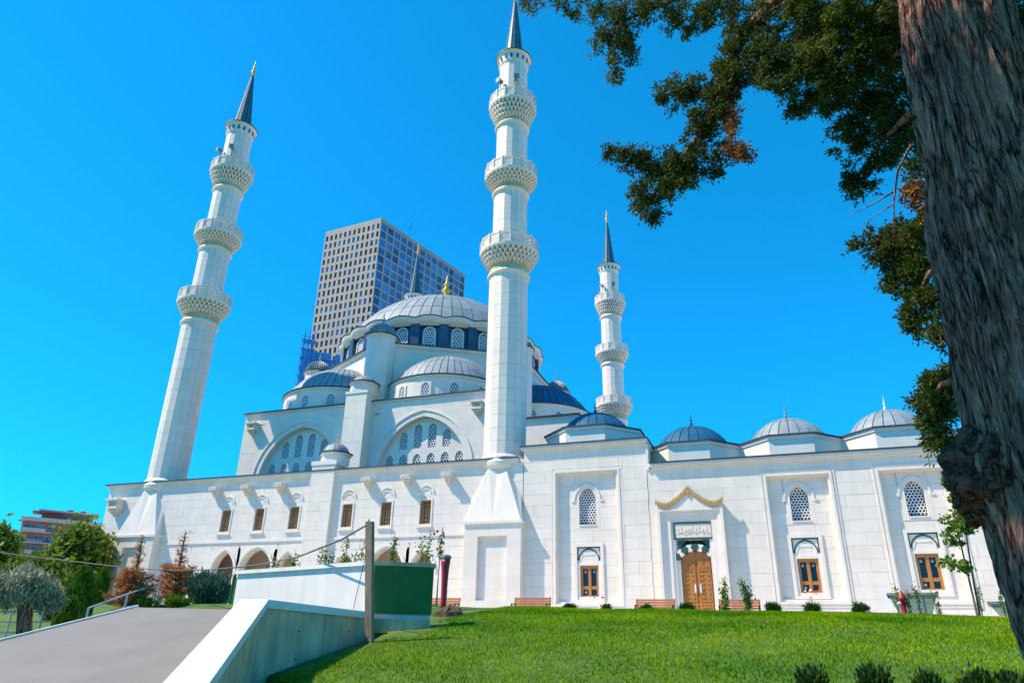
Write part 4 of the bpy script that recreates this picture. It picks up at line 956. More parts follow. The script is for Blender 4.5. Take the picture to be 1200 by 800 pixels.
# ------------------------------------------------------------------ apartment blocks far left
def apartment(u0, u1, vtop, vpent, dist, floors, ncol, label, seed, pent=True):
    rd = random.Random(seed); P = at(u0, vtop, dist); Q = at(u1, vtop, dist); P = Vector((P.x, P.y, 0)); Q = Vector((Q.x, Q.y, 0))
    zt = at((u0+u1)/2, vtop, dist).z; d = (Q-P); L = d.length; d.normalize(); nr = Vector((d.y, -d.x, 0)); 
    if nr.dot(CAM_P-P) < 0: nr = -nr
    t = thing('apartment_building', label, 'building', (P.x, P.y, 0))
    def pr(x0, x1, z0, z1, o0, o1):
        q = [P+d*x0+nr*o0, P+d*x1+nr*o0, P+d*x1+nr*o1, P+d*x0+nr*o1]
        return MB().hexa([(p.x, p.y, z0) for p in q], [(p.x, p.y, z1) for p in q])
    obj('wall', pr(0, L, 0, zt, -12, 0), 'brick', t)
    fh = 3.0
    obj('parapet', pr(-.6, L+.6, zt-.1, zt+1.0, -12.5, .9), 'render', t)
    for f in range(floors):
        z = zt-fh*(f+1)
        bl = obj('balcony', pr(-.2, L*.55 if f % 2 else L+.2, z-.2, z+.12, -.2, 1.1), 'render', t)
        obj('railing', pr(.3, L*.3, z+.121, z+.95, .95, 1.05), 'shade' if f % 2 else 'render', bl)
        for c in range(ncol):
            x = L*(c+.5)/ncol+rd.uniform(-.2, .2); ww = rd.choice((.55, .75, .9)); hh = rd.choice((1.3, 1.5, 1.9))
            wv = obj('window', pr(x-ww, x+ww, z+.7 if hh < 1.8 else z+.2, z+.7+hh if hh < 1.8 else z+.2+hh, -.1, .07), 'render', t)
            obj('pane', pr(x-ww+.12, x+ww-.12, (z+.7 if hh < 1.8 else z+.2)+.1, (z+.7+hh if hh < 1.8 else z+.2+hh)-.1, .0, .1), rd.choice(('shade', 'glass_blue', 'shade')), wv)
    if pent:
        zp = at((u0+u1)/2, vpent, dist).z
        obj('penthouse', pr(L*.2, L*.85, zt+.5, zt+3.2, -9, -2), 'brick', t)
        obj('awning', pr(L*.08, L*.45, zt+2.6, zt+2.9, -6, .2), 'tile', t)
        obj('roof', pr(L*.15, L*.92, zt+3.2, zt+3.7, -9.5, -1.2), 'render', t)
        obj('penthouse', pr(L*.38, L*.8, zt+3.7, zp, -8, -3), 'render', t)
        obj('roof', pr(L*.34, L*.84, zp, zp+.35, -8.5, -2.6), 'tile', t)
        for a in (.5, .66): obj('chimney', pr(L*a, L*a+1.6, zt+3.0, zp+1.6, -4, -2.4), 'tile', t)
        for a in (.6, .68, .74):
            q = P+d*(L*a)+nr*-5; dsh = MB().lathe([(.08, 0), (.5, .12), (.65, .35)], 10).move((q.x, q.y, zp+1.1)).tube([(q.x, q.y, zp+.3), (q.x, q.y, zp+1.2)], .06, 5); obj('dish', dsh, 'speaker', t)
    else:
        obj('roof', pr(L*.1, L*.8, zt+1, zt+2.4, -9, -2), 'tile', t)
        obj('water_tank', pr(L*.4, L*.62, zt+2.4, zt+3.8, -6, -4), 'iron', t)
apartment(26, 122, 613, 602, 250, 8, 7, 'brick apartment block with pale balconies and a rooftop penthouse', 3)
apartment(-60, 16, 622, 612, 230, 7, 6, 'pale tile roofed apartment block half hidden by a leafy tree', 5, False)

# ------------------------------------------------------------------ ramp roof, walls, green panel
K, E_ = RAMP_K, RAMP_E
dirv = (RK0-K); zend = -1.5; k_ = (zend-K.z)/dirv.z; END = K+dirv*k_           # sloped edge carried down to the ground
TL = at(160, 710, 17.7); BL0 = at(0, 750, 13.2); dl_ = BL0-TL; BLn = TL+dl_*((zend-TL.z)/dl_.z if dl_.z < -.02 else 2.5)
TR = Vector((E_.x-.3, E_.y+.2, TL.z-.0)); KT = Vector((K.x-.5, K.y-.1, K.z-.02))
roof = thing('ramp_roof', 'sloping smooth grey roof slab over the underground ramp', 'ramp', (3, -28, -1.5))
def slabquad(a, b, c, d, th): 
    lo = [(p.x, p.y, p.z-th) for p in (a, b, c, d)]; hi = [tuple(p) for p in (a, b, c, d)]
    return MB().hexa(lo, hi)
ENDL = END+Vector((-.45, -.1, 0))
TL.z -= .02; TRs = at(292, 714, 15.4); LR = Vector((END.x-.25, END.y, END.z-.12))
pn_ = (TRs-TL).cross(LR-TL).normalized()
def zpl(x, y): return TL.z-(pn_.x*(x-TL.x)+pn_.y*(y-TL.y))/pn_.z
def ray_plane(u_, v_):
    d = at(u_, v_, 10)-CAM_P; return CAM_P+d*((TL-CAM_P).dot(pn_)/d.dot(pn_))
BL0 = ray_plane(0, 751); dl_ = BL0-TL; BLn = TL+dl_*((zend-TL.z)/dl_.z)
Kin = Vector((K.x-.2, K.y, min(K.z-.06, zpl(K.x-.2, K.y))))
top_s = [TL, TRs, Kin, LR, BLn]; nn = len(top_s)
obj('slab', MB().add([tuple(p) for p in top_s]+[(p.x, p.y, p.z-.25) for p in top_s], [tuple(range(nn))[::-1], tuple(range(nn, 2*nn))]+[(i, (i+1) % nn, (i+1) % nn+nn, i+nn) for i in range(nn)]), 'slab', roof)
ledge = [TL+(BLn-TL)*t_ for t_ in (-.005, .35, 1)]; side = Vector((-.72, -.55, 0)).normalized()*.03
lv = []
for p in ledge: p = p+Vector((0, 0, .035)); lv += [p, p+side, p+side-Vector((0, 0, .5)), p-Vector((0, 0, .5))]
lf = [(0, 1, 2, 3), (11, 10, 9, 8)]+[(i*4+a, (i+1)*4+a, (i+1)*4+(a+1) % 4, i*4+(a+1) % 4) for i in range(2) for a in range(4)]
obj('kerb', MB().add(lv, lf), 'white', roof)
# retaining wall with coping
rw = thing('retaining_wall', 'stained concrete retaining wall with a white sloping coping beside the lawn', 'wall', (K.x, K.y, 0))
def side_of(p, q): 
    d = (q-p); d.z = 0; d.normalize(); return Vector((d.y, -d.x, 0))
line = [E_+Vector((.02, .25, 0)), K, END]; s1 = side_of(E_, K); s2 = side_of(K, END); sm = (s1+s2).normalized()
# s points to the right of travel (towards the trench); the outer face looks at the lawn
def ribbon(offs0, offs1, z0f, z1f):
    vs = []
    for p, s_ in zip(line, (s1, sm, s2)):
        a = p+s_*offs0; b = p+s_*offs1
        vs += [(a.x, a.y, z0f(p)), (b.x, b.y, z0f(p)), (b.x, b.y, z1f(p)), (a.x, a.y, z1f(p))]
    fs = [(3, 2, 1, 0), (8, 9, 10, 11)]+[(i*4+a, i*4+(a+1) % 4, (i+1)*4+(a+1) % 4, (i+1)*4+a) for i in range(2) for a in range(4)]
    return MB().add(vs, fs)
CWD = .46
obj('wall', ribbon(.05, CWD-.08, lambda p: -2.4, lambda p: p.z-.131), 'concrete', rw)
obj('coping', ribbon(0, CWD, lambda p: p.z-.13, lambda p: p.z), 'white', rw)
# construction joints and tie holes of the concrete
jt = MB()
def on_face(t_, z): p = line[0]+(line[1]-line[0])*t_; q = p+s1*.048; return Vector((q.x, q.y, z))
obj('joint', MB().tube([on_face(.5, 1.2), on_face(.5, .1)], .004, 4), 'soil', rw)
for t_, z in ((.25, .95), (.72, .9), (.72, .45)): p = on_face(t_, z); obj('tie_hole', MB().lathe([(.025, -.01), (.025, .01)], 8).move(p), 'soil', rw)
# white wall with coping behind, return with the green panel
C0 = at(436, 655, 17.0); CL = at(279, 672.5, 21.0); G0 = at(508, 658, 17.05); ZC = 2.44
d1 = Vector((CL.x-C0.x, CL.y-C0.y, 0)).normalized(); d2 = Vector((G0.x-C0.x, G0.y-C0.y, 0)).normalized()
n1 = Vector((-d1.y, d1.x, 0)); n1 = n1 if n1.y > 0 else -n1
n2 = Vector((-d2.y, d2.x, 0)); n2 = n2 if n2.y > 0 else -n2
ww = thing('white_wall', 'low white rendered wall with coping beside the green panel', 'wall', (C0.x, C0.y, .5))
L1 = (CL-C0).xy.length; L2 = (G0-C0).xy.length
def pw(base, d, n, x0, x1, o0, o1, z0, z1):
    q = [base+d*x0+n*o0, base+d*x1+n*o0, base+d*x1+n*o1, base+d*x0+n*o1]
    return MB().hexa([(p.x, p.y, z0) for p in q], [(p.x, p.y, z1) for p in q])
CB = Vector((C0.x, C0.y, 0))
obj('wall', pw(CB, d1, n1, 0, L1, 0, .4, -1.5, ZC-.09), 'white', ww); obj('wall', pw(CB, d2, n2, .0, L2, 0.02, .4, .3, ZC-.092), 'white', ww)
obj('coping', pw(CB, d1, n1, -.05, L1+.05, -.07, .47, ZC-.09, ZC), 'white', ww); obj('coping', pw(CB, d2, n2, .05, L2+.06, -.06, .47, ZC-.089, ZC-.003), 'concrete', ww)
gp = obj0('green_panel', pw(CB, d2, n2, .08, L2+.02, -.045, -.012, 1.34, ZC-.1), 'greenboard', (C0.x, C0.y, 1.34))
tag(gp, 'dark green sheet panel fixed to the end of the white wall', 'panel')
obj('footing', pw(CB, d2, n2, -.1, L2, -.12, .019, .3, 1.24), 'concrete', ww)

# timber post and cables
pp = at(433, 728, 15.6); pt_ = at(433.5, 611, 15.6)
post = thing('timber_post', 'weathered square timber post standing at the corner of the white wall', 'post', (pp.x, pp.y, .6))
pd_ = (pt_-pp)/(pt_.z-pp.z); pf = pp+pd_*(.5-pp.z)
obj('shaft', MB().hexa([(pf.x-.075, pf.y-.06, .5), (pf.x+.075, pf.y-.06, .5), (pf.x+.075, pf.y+.06, .5), (pf.x-.075, pf.y+.06, .5)], [(pt_.x-.075, pt_.y-.06, pt_.z), (pt_.x+.075, pt_.y-.06, pt_.z), (pt_.x+.075, pt_.y+.06, pt_.z), (pt_.x-.075, pt_.y+.06, pt_.z)]), 'postwood', post)
obj('nail', MB().tube([(pt_.x, pt_.y-.05, pt_.z), (pt_.x, pt_.y-.05, pt_.z+.05)], .012, 5), 'iron', post)
cpts = [(433, 613, 15.6), (400, 632, 17), (350, 652, 19), (300, 662, 21.5), (250, 667, 24), (200, 668, 27), (150, 665, 30.5), (90, 658, 35), (0, 647, 42), (-120, 628, 52)]
tag(obj0('cable', MB().tube([at(*c) for c in cpts], .02, 6), 'cable', at(*cpts[0])), 'grey cable sagging from the timber post towards the left trees', 'cable')
tag(obj0('guy_wire', MB().tube([at(433, 632, 15.6), at(424, 670, 16.0), at(414, 713, 16.4)], .008, 5), 'cable', at(433, 632, 15.6)), 'thin slack wire hanging down from the timber post', 'cable')

# ------------------------------------------------------------------ street furniture
def make_bench():
    t = thing('park_bench', 'bench', 'bench', (0, 0, 0), 'benches before the wing')
    for k in range(4): obj('seat_slat', MB().box(-.85, .85, -.42+.12*k, -.33+.12*k, .42, .455), 'bench', t)
    for k in range(4):
        z = .52+.105*k; y = .07+.03*k; obj('back_slat', MB().box(-.85, .85, y, y+.03, z, z+.085), 'bench', t)
    for s_ in (-1, 1):
        x = s_*.8
        obj('leg', MB().box(x-.03, x+.03, -.4, -.34, 0, .42).box(x-.03, x+.03, .02, .08, 0, .42).box(x-.03, x+.03, -.4, .08, .37, .419).hexa([(x-.025, .1, .42), (x+.025, .1, .42), (x+.025, .06, .42), (x-.025, .06, .42)][::-1], [(x-.025, .23, .94), (x+.025, .23, .94), (x+.025, .19, .94), (x-.025, .19, .94)][::-1]), 'iron', t)
        obj('armrest', MB().box(x-.035, x+.035, -.4, .12, .62, .655).box(x-.025, x+.025, -.39, -.35, .42, .62), 'iron', t)
    return t
b0 = make_bench()
for i, (u_, lab) in enumerate([(622, 'slatted wooden bench next to the minaret pedestal'), (767.5, 'slatted wooden bench left of the carved door'), (866, 'slatted wooden bench right of the carved door half behind leafy saplings'), (497, 'slatted wooden bench mostly hidden behind the green panel'), (1183, 'slatted wooden bench hidden behind the green bin and cypress trunk')][:4]):
    o = b0 if i == 0 else copy_tree(b0); p = at(u_, 705, 33.2); o.location = (p.x, p.y, max(ZT, p.z-.83+.0) if False else ZT+.06); o['label'] = lab
    o.location.y = max(p.y, -7.0)
def zg(p): return ground_z(p.x, p.y)
# red standpipe with grey cap beside the white wall
q = at(520, 700, 20); zq = zg(q)
rp = thing('standpipe', 'tall red tapered standpipe with grey cap beside the green panel', 'standpipe', (q.x, q.y, zq))
zt_p = at(521, 655, 20).z
obj('pipe', MB().lathe([(.075, zq-.1), (.075, zq+.3), (.085, zq+.8), (.105, zt_p-.2), (.125, zt_p-.1), (.125, zt_p)], 14, (q.x, q.y)), 'red', rp, True)
obj('cap', MB().lathe([(.125, zt_p+.002), (.15, zt_p+.04), (.145, zt_p+.09), (.09, zt_p+.12)], 10, (q.x, q.y)).tube([(q.x-.15, q.y, zt_p+.05), (q.x+.15, q.y, zt_p+.05)], .035, 6), 'speaker', rp)
# hydrant
q = at(1059, 712, 25.5); zq = zg(q)
hy = thing('fire_hydrant', 'small red fire hydrant on the lawn crest before the green skip', 'hydrant', (q.x, q.y, zq))
obj('barrel', MB().lathe([(.12, zq-.3), (.12, zq+.02), (.075, zq+.05), (.075, zq+.55), (.11, zq+.58), (.11, zq+.64), (.09, zq+.68), (.05, zq+.78), (.02, zq+.84)], 12, (q.x, q.y)), 'red', hy, True)
for s_ in (-1, 1): obj('outlet', MB().tube([(q.x, q.y, zq+.48), (q.x+s_*.15, q.y-.02, zq+.48)], .045, 8), 'red' if s_ > 0 else 'card', hy)
# green skips
def skip(u0, u1, vt, dist, label, white_end, rot=0):
    a, b = at(u0, vt, dist), at(u1, vt, dist); z1 = (a.z+b.z)/2; z0 = ground_z(a.x, a.y)
    t = thing('metal_skip', label, 'skip', (a.x, a.y, z0)); d = Vector((b.x-a.x, b.y-a.y, 0)); L = d.length; d.normalize(); nb = Vector((-d.y, d.x, 0))
    W = 1.5; sl_ = .25
    def c(x, y, z): p = Vector((a.x, a.y, 0))+d*x+nb*y; return (p.x, p.y, z)
    bd = MB().hexa([c(sl_, 0, z0+.25), c(L-sl_, 0, z0+.25), c(L-sl_, W, z0+.25), c(sl_, W, z0+.25)], [c(.02, 0, z1-.08), c(L-.02, 0, z1-.08), c(L-.02, W, z1-.08), c(.02, W, z1-.08)])
    obj('body', bd, 'greenskip', t)
    obj('rim', MB().hexa([c(-.04, -.05, z1-.08), c(L+.04, -.05, z1-.08), c(L+.04, W+.05, z1-.08), c(-.04, W+.05, z1-.08)], [c(-.04, -.05, z1), c(L+.04, -.05, z1), c(L+.04, W+.05, z1), c(-.04, W+.05, z1)]), 'greenskip', t)
    for x in (L*.33, L*.66): obj('rib', MB().hexa([c(x-.04, -.04, z0+.3), c(x+.04, -.04, z0+.3), c(x+.04, .0, z0+.3), c(x-.04, .0, z0+.3)], [c(x-.04, -.04, z1-.1), c(x+.04, -.04, z1-.1), c(x+.04, .0, z1-.1), c(x-.04, .0, z1-.1)]), 'greenskip', t)
    for x in (.3, L-.5): obj('foot', MB().hexa([c(x, .1, z0), c(x+.2, .1, z0), c(x+.2, W-.1, z0), c(x, W-.1, z0)], [c(x, .1, z0+.251), c(x+.2, .1, z0+.251), c(x+.2, W-.1, z0+.251), c(x, W-.1, z0+.251)]), 'iron', t)
    if white_end: obj('end_plate', MB().hexa([c(-.06, -.02, z0+.25), c(sl_-.08, -.02, z0+.25), c(sl_-.08, W, z0+.25), c(-.06, W, z0+.25)], [c(-.30, -.02, z1+.02), c(-.1, -.02, z1+.02), c(-.1, W, z1+.02), c(-.30, W, z1+.02)]), 'card', t)
skip(1040, 1098, 694, 28.5, 'pale green metal skip with a white end plate behind the red hydrant', True)
skip(1158, 1215, 704, 27.5, 'dark green metal skip half hidden by the cypress trunk', False)
q = at(1030, 713, 27.8)
tag(obj0('plastic_sheet', MB().box(q.x-.45, q.x+.5, q.y-.2, q.y+.2, zg(q), zg(q)+.16).box(q.x-.35, q.x+.2, q.y-.15, q.y+.25, zg(q)+.16, zg(q)+.25), 'blue', (q.x, q.y, zg(q))), 'crumpled blue plastic sheet beside the white skip end', 'sheet')
# barrier tape tied in front of two windows
for i, (u_, v_, lab) in enumerate([(690, 699, 'red and white barrier tape hanging before the window near the minaret'), (951, 690, 'red and white barrier tape hanging on the window sill right of the door')]):
    p = at(u_, v_, 36.2); t = thing('barrier_tape', lab, 'tape', (p.x, YF-.2, ZT)); rr_ = random.Random(i)
    y = YF-.12
    for k in range(14):
        x = p.x+rr_.uniform(-.35, .35)*(1 if k > 5 else .25); z = (p.z-.1*k if k <= 5 else p.z+rr_.uniform(-.15, .2)); 
        dx_, dz_ = rr_.uniform(-.14, .14), rr_.uniform(-.1, .1)
        obj('tape_strip', MB().hexa([(x, y, z), (x+dx_, y-.05, z+dz_), (x+dx_, y-.045, z+dz_), (x, y+.005, z)], [(x, y, z+.07), (x+dx_, y-.05, z+dz_+.07), (x+dx_, y-.045, z+dz_+.07), (x, y+.005, z+.07)]), 'tape_r' if k % 2 else 'card', t)
# railings on the left
def rail_run(pts, name, label, nrail, hgt, npost):
    P = [Vector(p) for p in pts]; t = thing(name, label, 'railing', tuple(P[0]-Vector((0, 0, hgt))))
    for k in range(nrail):
        dz = -hgt*k/nrail; obj('rail', MB().tube([p+Vector((0, 0, dz)) for p in P], .026 if k == 0 else .018, 6), 'steel', t)
    for i in range(npost):
        p = P[0]+(P[-1]-P[0])*(i/(max(1, npost-1))); obj('post', MB().tube([p, p-Vector((0, 0, hgt+.15))], .03, 6), 'steel', t)
rail_run([at(-25, 716, 22), at(85, 716.5, 23)], 'railing', 'pale metal railing with four bars behind the olive tree', 4, .95, 4)
rail_run([at(104, 712, 24), at(188, 682, 27)], 'stair_railing', 'pale metal handrail climbing past the dying conifers', 2, .8, 3)
# notice board and green fence beside the juniper
q = at(262, 700, 27); 
nb_ = thing('notice_board', 'small printed notice board between juniper and green fence strip', 'sign', (q.x, q.y, ZT-.3))
pz0, pz1 = at(262, 706, 27).z, at(262, 685, 27).z
obj('board', MB().box(q.x-.28, q.x+.28, q.y, q.y+.04, pz0, pz1), 'card', nb_); obj('poster', MB().box(q.x-.22, q.x+.22, q.y-.006, q.y-.001, pz0+.08, pz1-.06), 'poster', nb_)
obj('leg', MB().box(q.x-.2, q.x-.15, q.y+.01, q.y+.03, ZT-.5, pz0), 'steel', nb_)
q = at(274, 700, 26); z1 = at(274, 676, 26).z
tag(obj0('fence_screen', MB().box(q.x-.14, q.x+.14, q.y, q.y+.05, 0.8, z1).box(q.x-.16, q.x-.12, q.y-.02, q.y+.07, .8, z1+.05).box(q.x+.12, q.x+.16, q.y-.02, q.y+.07, .8, z1+.05), 'greenboard', (q.x, q.y, .8)), 'dark green fence screen at the end of the white wall', 'fence')

# ------------------------------------------------------------------ vegetation
def clump_points(c, rad, nclump, per, spread, shell=.55):
    """leaf centres gathered in clumps through an ellipsoid"""
    d = rdirs(nclump); r_ = (shell+(1-shell)*rng.random(nclump))[:, None]
    cc = np.array(c)+d*r_*np.array(rad)
    P = np.repeat(cc, per, 0)+rng.normal(size=(nclump*per, 3))*spread
    return P
def broad_tree(name, label, base, height, crown, mt='leaf', size=.16, nclump=260, per=34, spread=.28, trunk_r=.18, group=None, cat='tree', bmat='bark2', aspect=.6):
    """crown: list of (dx,dy,z,rx,ry,rz) ellipsoids"""
    bx, by, bz = base; t = thing(name, label, cat, base, group)
    top = Vector((bx, by, bz+height*.75)); pts = [Vector((bx, by, bz-.2)), Vector((bx+.05*height*.2, by, bz+height*.3)), top]
    tr = obj('trunk', MB().tube(pts, [trunk_r, trunk_r*.7, trunk_r*.25], 9), bmat, t, True)
    for (dx, dy, z, rx, ry, rz) in crown:
        obj('limb', MB().tube([Vector((bx, by, bz+height*.28)), Vector((bx+dx*.5, by+dy*.5, (bz+height*.3+bz+z)/2)), Vector((bx+dx, by+dy, bz+z))], [trunk_r*.5, trunk_r*.35, trunk_r*.12], 6), bmat, tr, True)
    tot = sum(c[3]*c[4]*c[5] for c in crown); P = []
    for (dx, dy, z, rx, ry, rz) in crown:
        k = max(3, int(nclump*rx*ry*rz/tot)); P.append(clump_points((dx, dy, z), (rx, ry, rz), k, per, spread))
    P = np.concatenate(P); leaves('crown', P, size, mt, t, aspect=aspect)
    return t
def at_ground(u_, v_, dist): p = at(u_, v_, dist); return (p.x, p.y, ground_z(p.x, p.y))
# leafy trees far left
def lt(u_, vtop, dist, wpx, label, blobs):
    p = at(u_, vtop, dist); gz_ = ground_z(p.x, p.y); h = p.z-gz_; w_ = pxm(wpx, p)/2
    broad_tree('leafy_tree', label, (p.x, p.y, gz_), h, [(bx*w_, by*w_, bz*h, br*w_, br*w_, bh*h) for bx, by, bz, br, bh in blobs], size=.34, nclump=420, per=40, spread=.42, trunk_r=.25, group='leafy trees by the apartments')
lt(100, 617, 55, 56, 'big round leafy tree in front of the brick apartment block', [(0, 0, .72, .8, .26), (-.55, .2, .5, .6, .26), (.5, .1, .55, .6, .3), (0, -.2, .35, .9, .25)])
lt(-2, 622, 50, 52, 'leafy tree whose crown fills the gap before the pale apartment block', [(-.1, 0, .72, .8, .26), (.35, 0, .5, .6, .28), (-.5, 0, .45, .7, .3), (0, 0, .3, .9, .2)])
lt(40, 668, 46, 56, 'low leafy tree standing below the brick apartment block', [(0, 0, .7, .8, .3), (-.5, .2, .45, .6, .3), (.5, .1, .5, .6, .3)])
# thuja columns
def thuja(u_, vtop, wpx, dist, label):
    p = at(u_, vtop, dist); z0 = ground_z(p.x, p.y); h = p.z-z0; w_ = pxm(wpx, p)/2
    t = thing('thuja', label, 'conifer', (p.x, p.y, z0), 'thuja columns')
    obj('trunk', MB().tube([(p.x, p.y, z0-.1), (p.x, p.y, z0+h*.5), (p.x, p.y, z0+h*.9)], [.07, .05, .015], 7), 'bark2', t)
    n_ = 5200; s_ = rng.random(n_); prof = np.minimum(1, (1-s_)*2.6)**.6*(.75+.25*np.minimum(1, s_*5)); a = rng.random(n_)*2*PI; rr = prof*w_*(.6+.4*np.sqrt(rng.random(n_)))*(1+.14*np.sin(a*5+s_*9))
    P = np.stack([rr*np.cos(a), rr*np.sin(a), s_*h], 1); up_ = np.stack([np.cos(a)*.5, np.sin(a)*.5, np.ones(n_)], 1)
    leaves('foliage', P, .15, 'thuja', t, .45, up_, .5)
thuja(100, 664, 33, 25, 'plump bright green thuja beside the stair handrail')
thuja(123, 665, 15, 31, 'narrow bright green thuja close to the corner of the prayer hall')
thuja(67, 682, 16, 27, 'slim thuja half hidden behind the olive tree')
thuja(84, 700, 26, 22.5, 'low thuja bush at the edge of the ramp roof')
# olive tree
p = at(38, 668, 21.5); q = at(30, 735, 21.5); bz = ground_z(q.x, q.y)
ol = thing('olive_tree', 'silvery olive tree with a thick dark trunk in front of the railing', 'tree', (q.x, q.y, bz))
w_ = pxm(1, p)
obj('trunk', MB().tube([(q.x, q.y, bz-.1), (q.x+.05, q.y, bz+.5), at(29, 712, 21.5), at(30, 698, 21.5)], [.2, .17, .15, .11], 10), 'bark', ol, True)
P = []; U_ = []
for (u_, v_, ru, rv, k) in [(34, 688, 26, 16, 130), (12, 695, 18, 16, 80), (52, 698, 16, 15, 80), (30, 676, 18, 9, 60), (-10, 690, 18, 16, 60), (62, 706, 8, 10, 25)]:
    c = at(u_, v_, 21.5); cp = clump_points(np.array(c)-np.array((q.x, q.y, bz)), (ru*w_, ru*w_*.8, rv*w_), k, 34, .09, .35); P.append(cp)
    obj('limb', MB().tube([at(30, 702, 21.5), (Vector(at(30, 702, 21.5))+c)/2+Vector((0, 0, -.05)), c], [.08, .05, .015], 6), 'bark', ol)
P = np.concatenate(P); up_ = np.tile(np.array([[0, 0, 1.]]), (len(P), 1)); leaves('crown', P, .11, 'olive', ol, .3, up_, .9)
# dying conifers
def dying(u_, vtop, vbot, wpx, dist, label, seed):
    rd = np.random.default_rng(seed); p = at(u_, vtop, dist); b = at(u_-3, vbot, dist); z0 = ground_z(b.x, b.y); h = p.z-z0; w_ = pxm(wpx, b)/2
    t = thing('dying_conifer', label, 'conifer', (b.x, b.y, z0), 'brown dying conifers')
    tr = obj('trunk', MB().tube([(b.x, b.y, z0-.1), (b.x+.02, b.y, z0+h*.5), (b.x, b.y, z0+h)], [.09, .05, .012], 7), 'bark2', t)
    P = []; U_ = []
    s = .08
    while s < .97:
        zz = z0+h*s; reach = w_*(1-s)**.75*1.3 if s < .5 else w_*.36*(1.1-s)*2.2
        for k in range(7 if s < .5 else 4):
            a = rd.random()*2*PI; L = reach*(.65+.5*rd.random())
            dv = np.array((math.cos(a), math.sin(a), .12+.25*s)); tip = np.array((b.x, b.y, zz))+dv*L
            obj('branch', MB().tube([(b.x, b.y, zz-.02), tip], [.018, .006], 4), 'bark2', tr)
            dens = int(120*L/w_*(1 if s < .5 else .28))
            tt = rd.random(dens)**.7; c = np.array((b.x, b.y, zz))+dv*L*tt[:, None]+rd.normal(size=(dens, 3))*.07*(1.2-tt[:, None]*.6); P.append(c-np.array((b.x, b.y, z0)))
            U_.append(np.tile(dv, (dens, 1)))
        s += .062 if s < .5 else .055
    leaves('needles', np.concatenate(P), .13, 'dead', t, .22, np.concatenate(U_), .7)
dying(152, 625, 712, 44, 26.5, 'brown dying conifer with bare tip beside the stair handrail', 1)
dying(203, 620, 712, 44, 27.5, 'brown dying conifer with bare tip next to the juniper bush', 2)
# juniper bush and green low planting
def bush(name, u_, vtop, vbot, wpx, dist, label, mt, size, ncl, per, group=None, spread=.08, up=.6, cat='bush', zbase=None, asp=.4):
    p = at(u_, vtop, dist); b = at(u_, vbot, dist); z0 = ground_z(b.x, b.y) if zbase is None else zbase; h = max(.2, p.z-z0); w_ = pxm(wpx, p)/2
    t = thing(name, label, cat, (b.x, b.y, z0), group)
    obj('stem', MB().tube([(b.x, b.y, z0-.05), (b.x+.02, b.y, z0+h*.6)], [.03, .01], 6).tube([(b.x, b.y, z0), (b.x+w_*.4, b.y, z0+h*.5)], [.02, .006], 5).tube([(b.x, b.y, z0), (b.x-w_*.4, b.y, z0+h*.5)], [.02, .006], 5), 'bark2', t)
    P = clump_points((0, 0, h*.5), (w_, w_*.9, h*.5), ncl, per, spread, .35)
    d = P-np.array((0, 0, h*.2)); d /= np.linalg.norm(d, axis=1)[:, None]+1e-6; d[:, 2] += up
    leaves('foliage', P, size, mt, t, asp, d, .6)
    return t
bush('juniper_bush', 240, 672, 716, 46, 27, 'blue green juniper bush in front of the arcade', 'juniper', .15, 220, 26, spread=.1, up=1.)
for u_, w_, lab in ((205, 30, 'low green shrub between conifer and juniper bush'), (170, 26, 'low green shrub under the dying conifers')): bush('low_shrub', u_, 701, 716, w_, 26, lab, 'thuja', .1, 60, 20)
# clipped box balls on the crest
for i, (u_, w_, lab) in enumerate([(906, 18, 'clipped round box shrub under the middle window panel'), (952.5, 20, 'clipped round box shrub straight below the taped window'), (1008, 21, 'largest clipped box shrub beside the blue sheet'), (805, 18, 'clipped round box shrub at the foot of the carved door'), (758, 16, 'small box shrub in front of the bench left of the door'), (668, 16, 'low box shrub below the window near the minaret'), (711, 12, 'tiny box shrub between the benches')]):
    bush('box_shrub', u_, 706 if i < 4 else 708.5, 716, w_, 24.6, lab, 'box', .05, 110, 26, 'box shrubs on the lawn crest', .035, .1)
# grass-height shrubs at the foot of the bank
for i, (u_, vt, lab) in enumerate([(955, 800, 'dark spiky shrub at the foot of the bank, farthest from the cypress'), (1028, 797, 'dark spiky shrub low on the bank, second of the row'), (1090, 794, 'dark spiky shrub low on the bank, third of the row'), (1148, 790, 'dark spiky shrub low on the bank, close to the cypress trunk'), (1188, 790, 'dark spiky shrub touching the cypress trunk')]):
    bush('spiky_shrub', u_, vt+(0, 3, -3, 2, 0)[i], 812, (27, 33, 24, 36, 30)[i], 11.0+(0, .3, -.2, .1, .2)[i], lab, 'box', .08, (60, 85, 55, 95, 70)[i], 22, 'row of spiky shrubs at the bank foot', .05, 1.1)
